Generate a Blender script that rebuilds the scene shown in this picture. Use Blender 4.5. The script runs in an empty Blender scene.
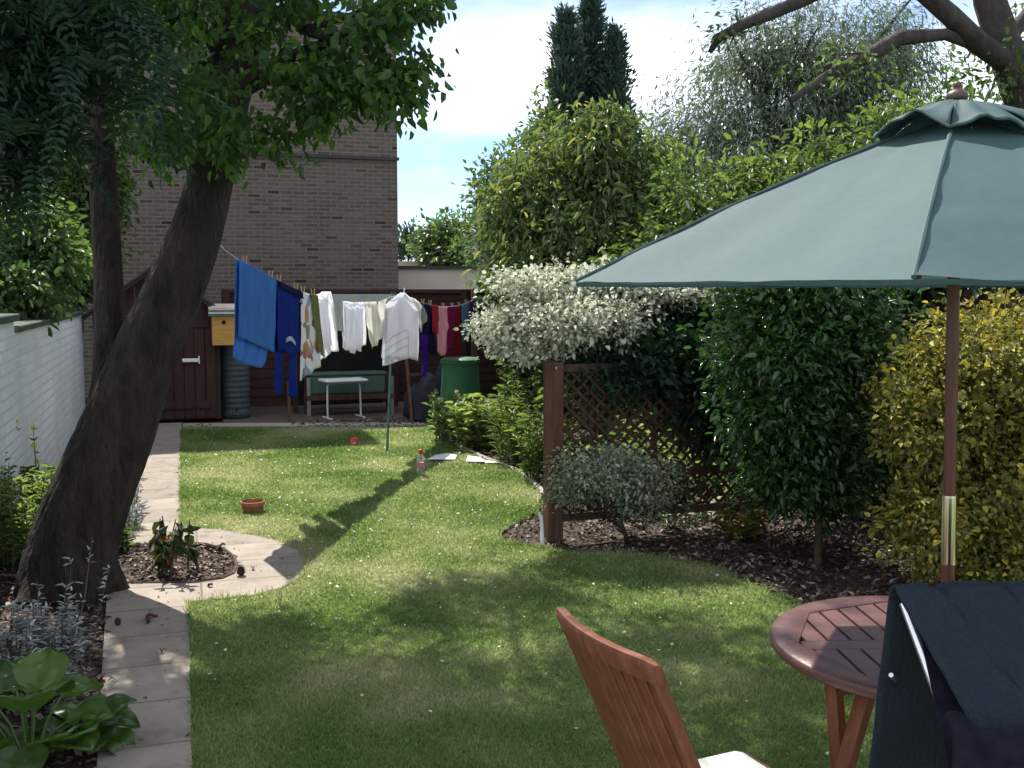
import bpy, math, random
import numpy as np
from mathutils import Vector, Matrix, noise as mnoise

S = bpy.context.scene
COL = S.collection
# ---------------------------------------------------------------- camera, sky, sun
F_PX = 1050.0
YAW = math.radians(17.8)
PITCH = math.atan(94 / F_PX)
CAMH = 1.63
cd = bpy.data.cameras.new('camera')
cam = bpy.data.objects.new('camera', cd); COL.objects.link(cam)
cam.location = (0, 0, CAMH)
cam.rotation_euler = (math.radians(90) - PITCH, 0, -YAW)
cd.sensor_width = 36; cd.lens = F_PX / 1024 * 36
cd.clip_start = 0.05; cd.clip_end = 2000
S.camera = cam

SUN = Vector((-0.164, 1.418, 1.82)).normalized()
sun_el = math.asin(SUN.z)
sun_az = math.atan2(SUN.x, SUN.y)
W = bpy.data.worlds.new('World'); S.world = W; W.use_nodes = True
wn = W.node_tree.nodes; wl_ = W.node_tree.links
wn.clear()
wo = wn.new('ShaderNodeOutputWorld'); bg = wn.new('ShaderNodeBackground')
sky = wn.new('ShaderNodeTexSky'); sky.sky_type = 'NISHITA'; sky.sun_disc = False
sky.sun_elevation = sun_el; sky.sun_rotation = sun_az
sky.air_density = 0.65; sky.dust_density = 0.0; sky.ozone_density = 2.2
tc = wn.new('ShaderNodeTexCoord'); mp = wn.new('ShaderNodeMapping')
mp.inputs['Scale'].default_value = (1.0, 1.0, 3.2); mp.inputs['Location'].default_value = (4.3, 2.2, 0.7)
nz = wn.new('ShaderNodeTexNoise'); nz.inputs['Scale'].default_value = 1.9; nz.inputs['Detail'].default_value = 7; nz.inputs['Roughness'].default_value = 0.5
cr = wn.new('ShaderNodeValToRGB'); cr.color_ramp.elements[0].position = 0.40; cr.color_ramp.elements[1].position = 0.68
mx = wn.new('ShaderNodeMix'); mx.data_type = 'RGBA'
mx.inputs[7].default_value = (10.8, 10.9, 11.0, 1)
wl_.new(tc.outputs['Generated'], mp.inputs['Vector']); wl_.new(mp.outputs[0], nz.inputs['Vector'])
wl_.new(nz.outputs['Fac'], cr.inputs['Fac']); wl_.new(cr.outputs[0], mx.inputs[0])
wl_.new(sky.outputs[0], mx.inputs[6]); wl_.new(mx.outputs[2], bg.inputs['Color'])
bg.inputs['Strength'].default_value = 0.108
wl_.new(bg.outputs[0], wo.inputs[0])

sd = bpy.data.lights.new('sun', 'SUN'); sd.energy = 4.7; sd.angle = math.radians(0.53); sd.color = (1.0, 0.95, 0.86)
so = bpy.data.objects.new('sun', sd); COL.objects.link(so)
so.rotation_euler = SUN.to_track_quat('Z', 'Y').to_euler(); so.location = (0, 0, 30)
S.view_settings.view_transform = 'Standard'; S.view_settings.look = 'None'
S.view_settings.exposure = 0.9; S.view_settings.gamma = 1.0
S.view_settings.use_curve_mapping = False
S.cycles.max_bounces = 7; S.cycles.transparent_max_bounces = 6

# ---------------------------------------------------------------- helpers
RT = Vector((math.cos(YAW), -math.sin(YAW), 0)); FW = Vector((math.sin(YAW), math.cos(YAW), 0)); UP = Vector((0, 0, 1))
cp_, sp_ = math.cos(PITCH), math.sin(PITCH)
IU = FW * sp_ + UP * cp_; IF = FW * cp_ - UP * sp_
def ray(px, py): return RT * ((px - 512) / F_PX) + IU * ((384 - py) / F_PX) + IF
def PT(px, py, d):
    r = ray(px, py); t = d / r.dot(FW)
    return Vector((0, 0, CAMH)) + r * t
def GR(px, py, z=0.0):
    r = ray(px, py); t = (z - CAMH) / r.z
    return Vector((0, 0, CAMH)) + r * t
def GD(px, d, z=0.0):              # point at image column px, distance d, height z
    p = PT(px, 290, d); return Vector((p.x, p.y, z))
def GY(px, y):                     # point on the plane world y at image column px
    r = ray(px, 290); t = y / r.y
    return Vector((r.x * t, y, 0))
rnd = random.Random(7)
rs = np.random.RandomState(11)

MATS = {}
def newmat(name):
    m = bpy.data.materials.new(name); m.use_nodes = True
    nt = m.node_tree; b = nt.nodes['Principled BSDF']
    MATS[name] = m
    return m, nt, b
def noise_mat(name, c1, c2, scale=8, detail=6, rough=0.8, bump=0.0, bscale=None, spec=0.3, stretch=None, c3=None, metal=0.0, rough2=None, bdist=0.01, trans=0.0):
    m, nt, b = newmat(name); N = nt.nodes; L = nt.links
    t = N.new('ShaderNodeTexCoord'); mpg = N.new('ShaderNodeMapping')
    L.new(t.outputs['Object'], mpg.inputs[0])
    if stretch: mpg.inputs['Scale'].default_value = stretch
    n = N.new('ShaderNodeTexNoise'); n.inputs['Scale'].default_value = scale; n.inputs['Detail'].default_value = detail; n.inputs['Roughness'].default_value = 0.6
    L.new(mpg.outputs[0], n.inputs['Vector'])
    r = N.new('ShaderNodeValToRGB'); e = r.color_ramp.elements
    e[0].position = 0.32; e[0].color = (*c1, 1); e[1].position = 0.68; e[1].color = (*c2, 1)
    if c3: q = e.new(0.85); q.color = (*c3, 1)
    L.new(n.outputs['Fac'], r.inputs[0]); L.new(r.outputs[0], b.inputs['Base Color'])
    b.inputs['Roughness'].default_value = rough; b.inputs['Specular IOR Level'].default_value = spec; b.inputs['Metallic'].default_value = metal
    if bump:
        n2 = N.new('ShaderNodeTexNoise'); n2.inputs['Scale'].default_value = bscale or scale * 4; n2.inputs['Detail'].default_value = 8
        L.new(mpg.outputs[0], n2.inputs['Vector'])
        bp = N.new('ShaderNodeBump'); bp.inputs['Strength'].default_value = bump; bp.inputs['Distance'].default_value = bdist
        L.new(n2.outputs['Fac'], bp.inputs['Height']); L.new(bp.outputs[0], b.inputs['Normal'])
    if trans:
        tr = N.new('ShaderNodeBsdfTranslucent'); ms = N.new('ShaderNodeMixShader'); ms.inputs[0].default_value = trans
        L.new(r.outputs[0], tr.inputs['Color']); L.new(b.outputs[0], ms.inputs[1]); L.new(tr.outputs[0], ms.inputs[2])
        L.new(ms.outputs[0], N['Material Output'].inputs['Surface'])
    return m
def leaf_mat(name, cols, rough=0.45, spec=0.35, trans=0.4, tmul=(1.5, 1.7, 0.7)):
    m, nt, b = newmat(name); N = nt.nodes; L = nt.links
    a = N.new('ShaderNodeAttribute'); a.attribute_name = 'var'
    r = N.new('ShaderNodeValToRGB'); e = r.color_ramp.elements
    e[0].color = (*cols[0], 1); e[1].color = (*cols[-1], 1); e[0].position = 0; e[1].position = 1
    for i, c in enumerate(cols[1:-1]):
        q = e.new((i + 1) / (len(cols) - 1)); q.color = (*c, 1)
    L.new(a.outputs['Fac'], r.inputs[0]); L.new(r.outputs[0], b.inputs['Base Color'])
    b.inputs['Roughness'].default_value = rough; b.inputs['Specular IOR Level'].default_value = spec
    mu = N.new('ShaderNodeMix'); mu.data_type = 'RGBA'; mu.blend_type = 'MULTIPLY'; mu.inputs[0].default_value = 1
    mu.inputs[7].default_value = (*tmul, 1); L.new(r.outputs[0], mu.inputs[6])
    tr = N.new('ShaderNodeBsdfTranslucent'); L.new(mu.outputs[2], tr.inputs['Color'])
    ms = N.new('ShaderNodeMixShader'); ms.inputs[0].default_value = trans
    L.new(b.outputs[0], ms.inputs[1]); L.new(tr.outputs[0], ms.inputs[2]); L.new(ms.outputs[0], N['Material Output'].inputs['Surface'])
    return m

def link(o, parent=None):
    COL.objects.link(o)
    if parent is not None: o.parent = parent
    return o
def wloc(o):
    v = Vector((0, 0, 0))
    while o is not None: v += o.location; o = o.parent
    return v
def tag(o, label=None, cat=None, group=None, kind=None):
    if label: o['label'] = label
    if cat: o['category'] = cat
    if group: o['group'] = group
    if kind: o['kind'] = kind
    return o
def thing(name, loc, label, cat, group=None):
    o = bpy.data.objects.new(name, None); link(o); o.location = loc; o.empty_display_size = 0.1
    return tag(o, label, cat, group)
class MB:
    def __init__(s): s.v = []; s.f = []; s.m = []
    def add(s, vs, fs, m=0):
        k = len(s.v); s.v += [Vector(a) for a in vs]; s.f += [tuple(i + k for i in f) for f in fs]; s.m += [m] * len(fs)
    def box(s, c, size, rz=0.0, M=None, m=0, bev=0.0, jit=0.0):
        c = Vector(c); hx, hy, hz = [q / 2 for q in size]
        R = M or Matrix.Rotation(rz, 3, 'Z')
        b = min(bev, hx * .9, hy * .9, hz * .9)
        if b <= 0:
            vs = [c + R @ Vector((x * hx, y * hy, z * hz)) for z in (-1, 1) for x, y in ((-1, -1), (1, -1), (1, 1), (-1, 1))]
            s.add(vs, [(3, 2, 1, 0), (4, 5, 6, 7), (0, 1, 5, 4), (1, 2, 6, 5), (2, 3, 7, 6), (3, 0, 4, 7)], m)
        else:
            def ring(z, i): return [Vector((x * (hx - i - (b if e == 0 else 0)), y * (hy - i - (b if e == 1 else 0)), z))
                for x, y, e in ((-1, -1, 0), (1, -1, 0), (1, -1, 1), (1, 1, 1), (1, 1, 0), (-1, 1, 0), (-1, 1, 1), (-1, -1, 1))]
            rr = [ring(-hz, b * .6), ring(-hz + b, 0), ring(hz - b, 0), ring(hz, b * .6)]
            vs = [c + R @ q for r in rr for q in r]; fs = [tuple(range(7, -1, -1)), tuple(range(24, 32))]
            for k in range(3):
                for i in range(8): j = (i + 1) % 8; fs.append((k * 8 + i, k * 8 + j, k * 8 + 8 + j, k * 8 + 8 + i))
            s.add(vs, fs, m)
        return s
    def bar(s, a, b, w, h, m=0, upv=None, bev=0.0):
        a = Vector(a); b = Vector(b); z = (b - a); L = z.length; z.normalize()
        u = Vector(upv) if upv else (Vector((0, 0, 1)) if abs(z.z) < .95 else Vector((0, 1, 0)))
        x = u.cross(z).normalized(); y = z.cross(x)
        M = Matrix((x, y, z)).transposed()
        return s.box((a + b) / 2, (w, h, L), M=M, m=m, bev=bev)
    def tube(s, pts, rad, n=8, cap=True, m=0, nz=0.0, nsc=4.0):
        pts = [Vector(p) for p in pts]
        if not hasattr(rad, '__len__'): rad = [rad] * len(pts)
        k = len(s.v); t0 = (pts[1] - pts[0]).normalized()
        x = t0.orthogonal().normalized(); tp = t0
        vs = []
        for i, p in enumerate(pts):
            t = (pts[min(i + 1, len(pts) - 1)] - pts[max(i - 1, 0)]).normalized()
            x = (x - t * x.dot(t)).normalized(); y = t.cross(x)
            for j in range(n):
                a = 2 * math.pi * j / n; r = rad[i]
                q = p + (x * math.cos(a) + y * math.sin(a)) * r
                if nz: q += (q - p).normalized() * r * nz * (mnoise.noise(q * nsc) + .5 * mnoise.noise(q * nsc * 3))
                vs.append(q)
        fs = []
        for i in range(len(pts) - 1):
            for j in range(n):
                a = i * n + j; b = i * n + (j + 1) % n
                fs.append((a, b, b + n, a + n))
        if cap: fs.append(tuple(range(n - 1, -1, -1))); fs.append(tuple(range((len(pts) - 1) * n, len(pts) * n)))
        s.add(vs, fs, m); return s
    def lathe(s, prof, c=(0, 0, 0), n=24, m=0, R=None):
        c = Vector(c); vs = []
        for r, z in prof:
            for j in range(n):
                a = 2 * math.pi * j / n; q = Vector((r * math.cos(a), r * math.sin(a), z))
                vs.append(c + (R @ q if R else q))
        fs = []
        for i in range(len(prof) - 1):
            for j in range(n):
                a = i * n + j; b = i * n + (j + 1) % n; fs.append((a, b, b + n, a + n))
        if prof[0][0] > 1e-5: fs.append(tuple(range(n - 1, -1, -1)))
        if prof[-1][0] > 1e-5: fs.append(tuple(range((len(prof) - 1) * n, len(prof) * n)))
        s.add(vs, fs, m); return s
    def grid(s, fn, nu, nv, m=0):
        vs = [fn(i / nu, j / nv) for j in range(nv + 1) for i in range(nu + 1)]
        fs = [(j * (nu + 1) + i, j * (nu + 1) + i + 1, (j + 1) * (nu + 1) + i + 1, (j + 1) * (nu + 1) + i) for j in range(nv) for i in range(nu)]
        s.add(vs, fs, m); return s
    def build(s, name, mats, parent=None, local=False, smooth=False, solid=0.0):
        me = bpy.data.meshes.new(name)
        off = Vector((0, 0, 0)) if (local or parent is None) else wloc(parent)
        me.from_pydata([v - off for v in s.v], [], s.f)
        if not isinstance(mats, (list, tuple)): mats = [mats]
        for q in mats: me.materials.append(MATS[q] if isinstance(q, str) else q)
        if len(mats) > 1: me.polygons.foreach_set('material_index', s.m)
        if smooth: me.polygons.foreach_set('use_smooth', [True] * len(me.polygons))
        me.validate(); me.update()
        o = bpy.data.objects.new(name, me); link(o, parent)
        if smooth:
            try: me.set_sharp_from_angle(angle=math.radians(50))
            except Exception: pass
        if solid:
            md = o.modifiers.new('thickness', 'SOLIDIFY'); md.thickness = solid; md.offset = 0
        return o
def poly_prism(mb, pts, z0, z1, m=0):
    n = len(pts); vs = [Vector((p[0], p[1], z0)) for p in pts] + [Vector((p[0], p[1], z1)) for p in pts]
    mb.add(vs, [tuple(range(n, 2 * n))] + [(i, (i + 1) % n, n + (i + 1) % n, n + i) for i in range(n)], m)

# --- leaves -------------------------------------------------------------
RTn, FWn = np.array(RT), np.array(FW)
def norm(a): return a / (np.linalg.norm(a, axis=1, keepdims=True) + 1e-9)
def leaf_arrays(C, D, Nn, L, Wd, var, fold=0.25, curl=0.15):
    D = norm(D); X = norm(np.cross(D, Nn)); Nn = np.cross(X, D)
    L = L[:, None]; Wd = Wd[:, None]
    b = C; t = C + D * L - Nn * L * curl
    m1 = C + D * L * .3; m2 = C + D * L * .72 - Nn * L * curl * .4
    up = Nn * Wd * fold
    l1 = m1 - X * Wd * .5 + up; r1 = m1 + X * Wd * .5 + up; l2 = m2 - X * Wd * .36 + up; r2 = m2 + X * Wd * .36 + up
    V = np.stack([b, r1, r2, t, l2, l1], 1).reshape(-1, 3)
    k = np.arange(len(C))[:, None] * 6
    Fq = np.concatenate([k + np.array([[0, 1, 2, 3]]), k + np.array([[0, 3, 4, 5]])], 1).reshape(-1, 4)
    return V, Fq, np.repeat(var, 2)
def diamond_arrays(C, D, Nn, L, Wd, var, fold=0.2):
    D = norm(D); X = norm(np.cross(D, Nn)); Nn = np.cross(X, D)
    L = L[:, None]; Wd = Wd[:, None]
    m = C + D * L * .45 + Nn * Wd * fold
    V = np.stack([C, m + X * Wd * .5, C + D * L, m - X * Wd * .5], 1).reshape(-1, 3)
    Fq = np.arange(len(C) * 4).reshape(-1, 4)
    return V, Fq, var
def np_obj(name, V, Fq, var, mat, parent=None, smooth=False):
    off = np.array(wloc(parent)) if parent else np.zeros(3)
    me = bpy.data.meshes.new(name); nf, k = Fq.shape
    me.vertices.add(len(V)); me.vertices.foreach_set('co', (V - off).astype(np.float32).ravel())
    me.loops.add(nf * k); me.loops.foreach_set('vertex_index', Fq.astype(np.int32).ravel())
    me.polygons.add(nf); me.polygons.foreach_set('loop_start', np.arange(0, nf * k, k, dtype=np.int32))
    me.update(calc_edges=True)
    at = me.attributes.new('var', 'FLOAT', 'FACE'); at.data.foreach_set('value', np.clip(var, 0, 1).astype(np.float32))
    me.materials.append(MATS[mat]); me.validate()
    if smooth: me.polygons.foreach_set('use_smooth', [True] * len(me.polygons))
    o = bpy.data.objects.new(name, me); return link(o, parent)
def rdir(n): return norm(rs.normal(size=(n, 3)))
def bpx(px, py, d, wpx, hpx, dep):    # blob: centre from a measured place, half sizes in metres from measured pixels
    return (PT(px, py, d), (wpx * d / F_PX, dep, hpx * d / F_PX))
def clump_centres(blobs, n, lo=0.35):
    vol = np.array([b[1][0] * b[1][1] * b[1][2] for b in blobs]) ** .8; pr = vol / vol.sum()
    idx = rs.choice(len(blobs), n, p=pr); u = rdir(n); r = lo + (1.22 - lo) * rs.rand(n) ** .95
    c = np.array([list(blobs[i][0]) for i in idx]); rad = np.array([blobs[i][1] for i in idx])
    o = u * r[:, None] * rad
    P = c + o[:, :1] * RTn + o[:, 1:2] * FWn; P[:, 2] += o[:, 2]
    on = norm(o); out = on[:, :1] * RTn + on[:, 1:2] * FWn; out[:, 2] += on[:, 2]
    return P, norm(out)
def foliage(name, parent, blobs, nc, nl, L, Wd, mat, cr=0.12, droop=0.2, lo=0.35, ub=0.6, outw=0.5, flat=0.8, shape='leaf', fold=.25, curl=.15, cv=.35, centres=None, zmin=0.02, rare=None, stretchz=1.0):
    if centres is None: P, out = clump_centres(blobs, nc, lo)
    else: P, out = centres
    nc = len(P); n = nc * nl
    cc = np.repeat(P, nl, 0); oo = np.repeat(out, nl, 0); cvv = np.repeat(rs.rand(nc), nl)
    off = rs.normal(size=(n, 3)) * cr * .6; off[:, 2] *= flat
    szc = np.repeat(.7 + .6 * rs.rand(nc), nl)[:, None]
    C = cc + off * szc
    keep = C[:, 2] > zmin; C = C[keep]; oo = oo[keep]; off = off[keep]; cvv = cvv[keep]; n = len(C)
    D = rdir(n) * .7 + oo * outw + norm(off) * .5; D[:, 2] -= droop
    N = rdir(n) * .7; N[:, 2] += ub; N += oo * .3
    l = L * (.42 + .95 * rs.rand(n)); w = l * (Wd / L) * (.8 + .4 * rs.rand(n))
    var = cv * cvv + (1 - cv) * rs.rand(n)
    if rare is not None: var = np.where(rs.rand(n) < rare, 1.0, var * .85)
    fn = leaf_arrays if shape == 'leaf' else diamond_arrays
    V, Fq, v2 = fn(C, D, N, l, w, var, fold) if shape != 'leaf' else leaf_arrays(C, D, N, l, w, var, fold, curl)
    return np_obj(name, V, Fq, v2, mat, parent)
def limbs(mb, start, targets, r0, r1, sag=0.1, n=6, wob=.12):
    start = Vector(start)
    for t in targets:
        t = Vector(t); L = (t - start).length; pts = []; rr = []
        for i in range(n + 1):
            u = i / n; p = start.lerp(t, u)
            p += Vector((mnoise.noise(p * 1.3 + Vector((5, 0, 0))), mnoise.noise(p * 1.3 + Vector((0, 9, 0))), mnoise.noise(p * 1.3))) * wob * L * math.sin(math.pi * min(1, u * 1.05))
            p.z += sag * L * math.sin(math.pi * u)
            pts.append(p); rr.append(r0 + (r1 - r0) * u)
        mb.tube(pts, rr, 6, nz=.15)
# ---------------------------------------------------------------- materials
noise_mat('soil', (.035, .024, .018), (.085, .062, .048), 14, rough=.95, bump=.8, bscale=60, bdist=.02)
noise_mat('gravel', (.08, .062, .05), (.21, .17, .14), 55, rough=.95, bump=1, bscale=120, bdist=.02)
noise_mat('concrete', (.30, .27, .235), (.40, .365, .32), 3, rough=.9, bump=.25, bscale=90, bdist=.004)
noise_mat('render_pink', (.52, .43, .38), (.60, .50, .44), 2, rough=.9)
noise_mat('dark_trim', (.03, .03, .035), (.06, .055, .06), 8, rough=.7)
noise_mat('brown_boards', (.034, .016, .013), (.068, .032, .026), 3, rough=.75, bump=.3, bscale=30, stretch=(1, 1, 9))
noise_mat('brown_planks', (.034, .018, .015), (.064, .031, .026), 3, rough=.75, bump=.3, bscale=30, stretch=(9, 9, 1))
noise_mat('trellis_wood', (.045, .026, .018), (.10, .058, .038), 5, rough=.8, bump=.4, bscale=40, stretch=(6, 6, 1))
noise_mat('post_wood', (.07, .034, .023), (.15, .075, .052), 4, rough=.75, bump=.4, bscale=40, stretch=(8, 8, 1))
noise_mat('teak', (.13, .042, .022), (.235, .082, .044), 4, rough=.42, bump=.15, bscale=30, spec=.45, stretch=(12, 12, 1.2))
noise_mat('table_wood', (.09, .040, .036), (.14, .064, .056), 5, rough=.42, bump=.15, bscale=40, spec=.45, stretch=(3, 3, 3))
noise_mat('pole_wood', (.10, .03, .022), (.15, .05, .035), 5, rough=.35, spec=.5, stretch=(10, 10, 1))
noise_mat('finial_wood', (.09, .055, .05), (.14, .085, .08), 9, rough=.45)
noise_mat('bark', (.014, .011, .009), (.058, .047, .040), 7, rough=.95, bump=1, bscale=26, bdist=.06, stretch=(1.8, 1.8, .5), c3=(.12, .105, .09))
noise_mat('bark_grey', (.03, .024, .024), (.075, .062, .06), 9, rough=.9, bump=.8, bscale=30, bdist=.02, stretch=(1.5, 1.5, .6))
noise_mat('stem', (.06, .045, .03), (.13, .10, .07), 9, rough=.9)
noise_mat('green_stem', (.06, .10, .03), (.10, .16, .05), 9, rough=.7)
noise_mat('canvas', (.060, .112, .119), (.070, .124, .131), 30, rough=.75, bump=.12, bscale=260, bdist=.002, trans=.22)
noise_mat('canvas_trim', (.06, .10, .10), (.07, .115, .115), 30, rough=.8)
noise_mat('brass', (.80, .74, .55), (.88, .82, .62), 12, rough=.22, metal=1.0)
noise_mat('steel', (.62, .64, .68), (.75, .76, .8), 12, rough=.25, metal=.9)
noise_mat('white_plastic', (.70, .72, .76), (.80, .81, .84), 5, rough=.4)
noise_mat('white_sheet', (.74, .75, .76), (.84, .84, .84), 5, rough=.6)
noise_mat('navy_towel', (.020, .027, .037), (.030, .039, .051), 190, rough=.97, bump=.9, bscale=240, bdist=.004, spec=.1)
noise_mat('navy_cloth', (.008, .009, .016), (.018, .018, .03), 30, rough=.95, bump=.6, bscale=200, bdist=.003, spec=.1)
noise_mat('cushion_cloth', (.50, .55, .52), (.62, .66, .63), 30, rough=.9, bump=.2, bscale=200)
noise_mat('terracotta', (.26, .10, .055), (.38, .16, .09), 12, rough=.85)
noise_mat('red_plastic', (.50, .02, .015), (.60, .03, .02), 6, rough=.35, spec=.5)
noise_mat('green_metal', (.05, .12, .09), (.08, .17, .13), 9, rough=.4)
noise_mat('green_plastic', (.030, .115, .05), (.042, .15, .065), 4, rough=.5)
noise_mat('green_box', (.05, .10, .078), (.075, .135, .105), 5, rough=.6)
noise_mat('butt_plastic', (.045, .06, .075), (.07, .09, .11), 5, rough=.5)
noise_mat('grey_metal', (.20, .21, .22), (.30, .31, .32), 8, rough=.5, metal=.3)
noise_mat('fascia', (.26, .33, .31), (.36, .43, .40), 4, rough=.6)
noise_mat('pine_box', (.48, .24, .06), (.62, .34, .10), 5, rough=.6, stretch=(1, 1, 6))
noise_mat('roof_felt', (.06, .15, .13), (.12, .24, .2), 5, rough=.4)
noise_mat('roof_strip', (.62, .50, .42), (.75, .66, .58), 5, rough=.4)
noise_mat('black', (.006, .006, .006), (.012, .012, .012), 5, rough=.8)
noise_mat('dark_sacking', (.012, .012, .022), (.03, .03, .045), 9, rough=.8, bump=.5, bscale=20, bdist=.03)
noise_mat('coping_green', (.03, .05, .032), (.075, .10, .065), 9, rough=.85, bump=.4, bscale=40)
noise_mat('cone_scale', (.035, .022, .018), (.08, .05, .04), 30, rough=.85)
noise_mat('peg_wood', (.35, .24, .12), (.5, .36, .2), 30, rough=.8)
noise_mat('rope', (.45, .45, .46), (.6, .6, .6), 30, rough=.8)
noise_mat('label_pink', (.65, .20, .30), (.75, .28, .38), 12, rough=.5)
# clothes
def cloth_mat(name, c, v=.12, trans=.3, bump=.25, bscale=90):
    noise_mat(name, tuple(q * (1 - v) for q in c), tuple(min(1, q * (1 + v)) for q in c), 7, rough=.92, bump=bump, bscale=bscale, bdist=.004, spec=.12, trans=trans)
cloth_mat('towel_blue', (.07, .20, .52)); cloth_mat('royal', (.012, .032, .235)); cloth_mat('white_cotton', (.90, .90, .93), .03, .68)
cloth_mat('cream_cotton', (.87, .86, .82), .04, .68); cloth_mat('grey_cotton', (.46, .47, .47)); cloth_mat('olive', (.20, .21, .09))
cloth_mat('navy', (.018, .016, .065)); cloth_mat('violet', (.075, .02, .33)); cloth_mat('red_cloth', (.42, .03, .045)); cloth_mat('pink_cloth', (.72, .40, .44))
cloth_mat('magenta', (.24, .012, .075)); cloth_mat('dark_red', (.25, .015, .02)); cloth_mat('sky_cloth', (.17, .29, .40)); cloth_mat('lilac', (.12, .10, .28)); cloth_mat('stripe_grey', (.36, .36, .38))
# printed floral cotton
m, nt, b = newmat('floral'); N = nt.nodes; L = nt.links
t = N.new('ShaderNodeTexCoord'); vo = N.new('ShaderNodeTexVoronoi'); vo.inputs['Scale'].default_value = 11
L.new(t.outputs['Object'], vo.inputs['Vector']); r = N.new('ShaderNodeValToRGB'); r.color_ramp.interpolation = 'CONSTANT'
e = r.color_ramp.elements; e[0].color = (.70, .70, .74, 1); e[1].position = .55; e[1].color = (.34, .12, .12, 1)
for p_, c_ in ((.68, (.25, .28, .55)), (.78, (.68, .66, .64)), (.86, (.45, .22, .08)), (.93, (.22, .24, .12))):
    q = e.new(p_); q.color = (*c_, 1)
sx_ = N.new('ShaderNodeSeparateColor'); L.new(vo.outputs['Color'], sx_.inputs[0]); L.new(sx_.outputs[0], r.inputs[0])
L.new(r.outputs[0], b.inputs['Base Color']); b.inputs['Roughness'].default_value = .9
# clear bottle plastic
m, nt, b = newmat('clear_plastic'); b.inputs['Base Color'].default_value = (.85, .9, .92, 1); b.inputs['Transmission Weight'].default_value = .85; b.inputs['Roughness'].default_value = .12; b.inputs['IOR'].default_value = 1.3

def brick_mat(name, c1, c2, cm, bw, bh, axis, bump=.5, mortar=.012, off=.5, patch=None, rough=.9, darkfrac=True):
    m, nt, b = newmat(name); N = nt.nodes; L = nt.links
    t = N.new('ShaderNodeTexCoord'); s = N.new('ShaderNodeSeparateXYZ'); c = N.new('ShaderNodeCombineXYZ')
    L.new(t.outputs['Object'], s.inputs[0]); L.new(s.outputs[axis], c.inputs[0]); L.new(s.outputs[2], c.inputs[1])
    br = N.new('ShaderNodeTexBrick'); br.inputs['Scale'].default_value = 1; br.inputs['Brick Width'].default_value = bw; br.inputs['Row Height'].default_value = bh
    br.inputs['Mortar Size'].default_value = mortar; br.inputs['Mortar Smooth'].default_value = .3; br.inputs['Bias'].default_value = 0
    br.inputs['Color1'].default_value = (0, 0, 0, 1); br.inputs['Color2'].default_value = (1, 1, 1, 1); br.inputs['Mortar'].default_value = (.5, .5, .5, 1)
    L.new(c.outputs[0], br.inputs['Vector'])
    r = N.new('ShaderNodeValToRGB'); e = r.color_ramp.elements
    for i, (p_, c_) in enumerate(c1):
        if i < 2: e[i].position = p_; e[i].color = (*c_, 1)
        else: q = e.new(p_); q.color = (*c_, 1)
    L.new(br.outputs['Color'], r.inputs[0])
    n = N.new('ShaderNodeTexNoise'); n.inputs['Scale'].default_value = 1.1; n.inputs['Detail'].default_value = 8; L.new(t.outputs['Object'], n.inputs['Vector'])
    hs = N.new('ShaderNodeMix'); hs.data_type = 'RGBA'; hs.blend_type = 'MULTIPLY'; hs.inputs[0].default_value = 1
    r2 = N.new('ShaderNodeValToRGB'); r2.color_ramp.elements[0].position = .3; r2.color_ramp.elements[0].color = (*c2, 1); r2.color_ramp.elements[1].position = .7; r2.color_ramp.elements[1].color = (1, 1, 1, 1)
    L.new(n.outputs['Fac'], r2.inputs[0]); L.new(r.outputs[0], hs.inputs[6]); L.new(r2.outputs[0], hs.inputs[7])
    mm = N.new('ShaderNodeMix'); mm.data_type = 'RGBA'; L.new(br.outputs['Fac'], mm.inputs[0]); L.new(hs.outputs[2], mm.inputs[6]); mm.inputs[7].default_value = (*cm, 1)
    L.new(mm.outputs[2], b.inputs['Base Color']); b.inputs['Roughness'].default_value = rough; b.inputs['Specular IOR Level'].default_value = .15
    inv = N.new('ShaderNodeMath'); inv.operation = 'SUBTRACT'; inv.inputs[0].default_value = 1; L.new(br.outputs['Fac'], inv.inputs[1])
    n3 = N.new('ShaderNodeTexNoise'); n3.inputs['Scale'].default_value = 30; L.new(t.outputs['Object'], n3.inputs['Vector'])
    ad = N.new('ShaderNodeMath'); ad.operation = 'ADD'; L.new(inv.outputs[0], ad.inputs[0]); L.new(n3.outputs['Fac'], ad.inputs[1])
    bp = N.new('ShaderNodeBump'); bp.inputs['Strength'].default_value = bump; bp.inputs['Distance'].default_value = .01; L.new(ad.outputs[0], bp.inputs['Height']); L.new(bp.outputs[0], b.inputs['Normal'])
    return m
brick_mat('stock_brick', [(0, (.040, .034, .035)), (.08, (.115, .095, .084)), (.45, (.145, .12, .103)), (.80, (.168, .138, .114)), (.9, (.145, .098, .083)), (.97, (.19, .16, .14))],
          (.66, .64, .64), (.17, .145, .125), .195, .062, 0, bump=.6)
brick_mat('painted_brick', [(0, (.74, .76, .77)), (1, (.82, .83, .83))], (.72, .72, .70), (.60, .625, .63), .23, .077, 1, bump=.4)

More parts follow.
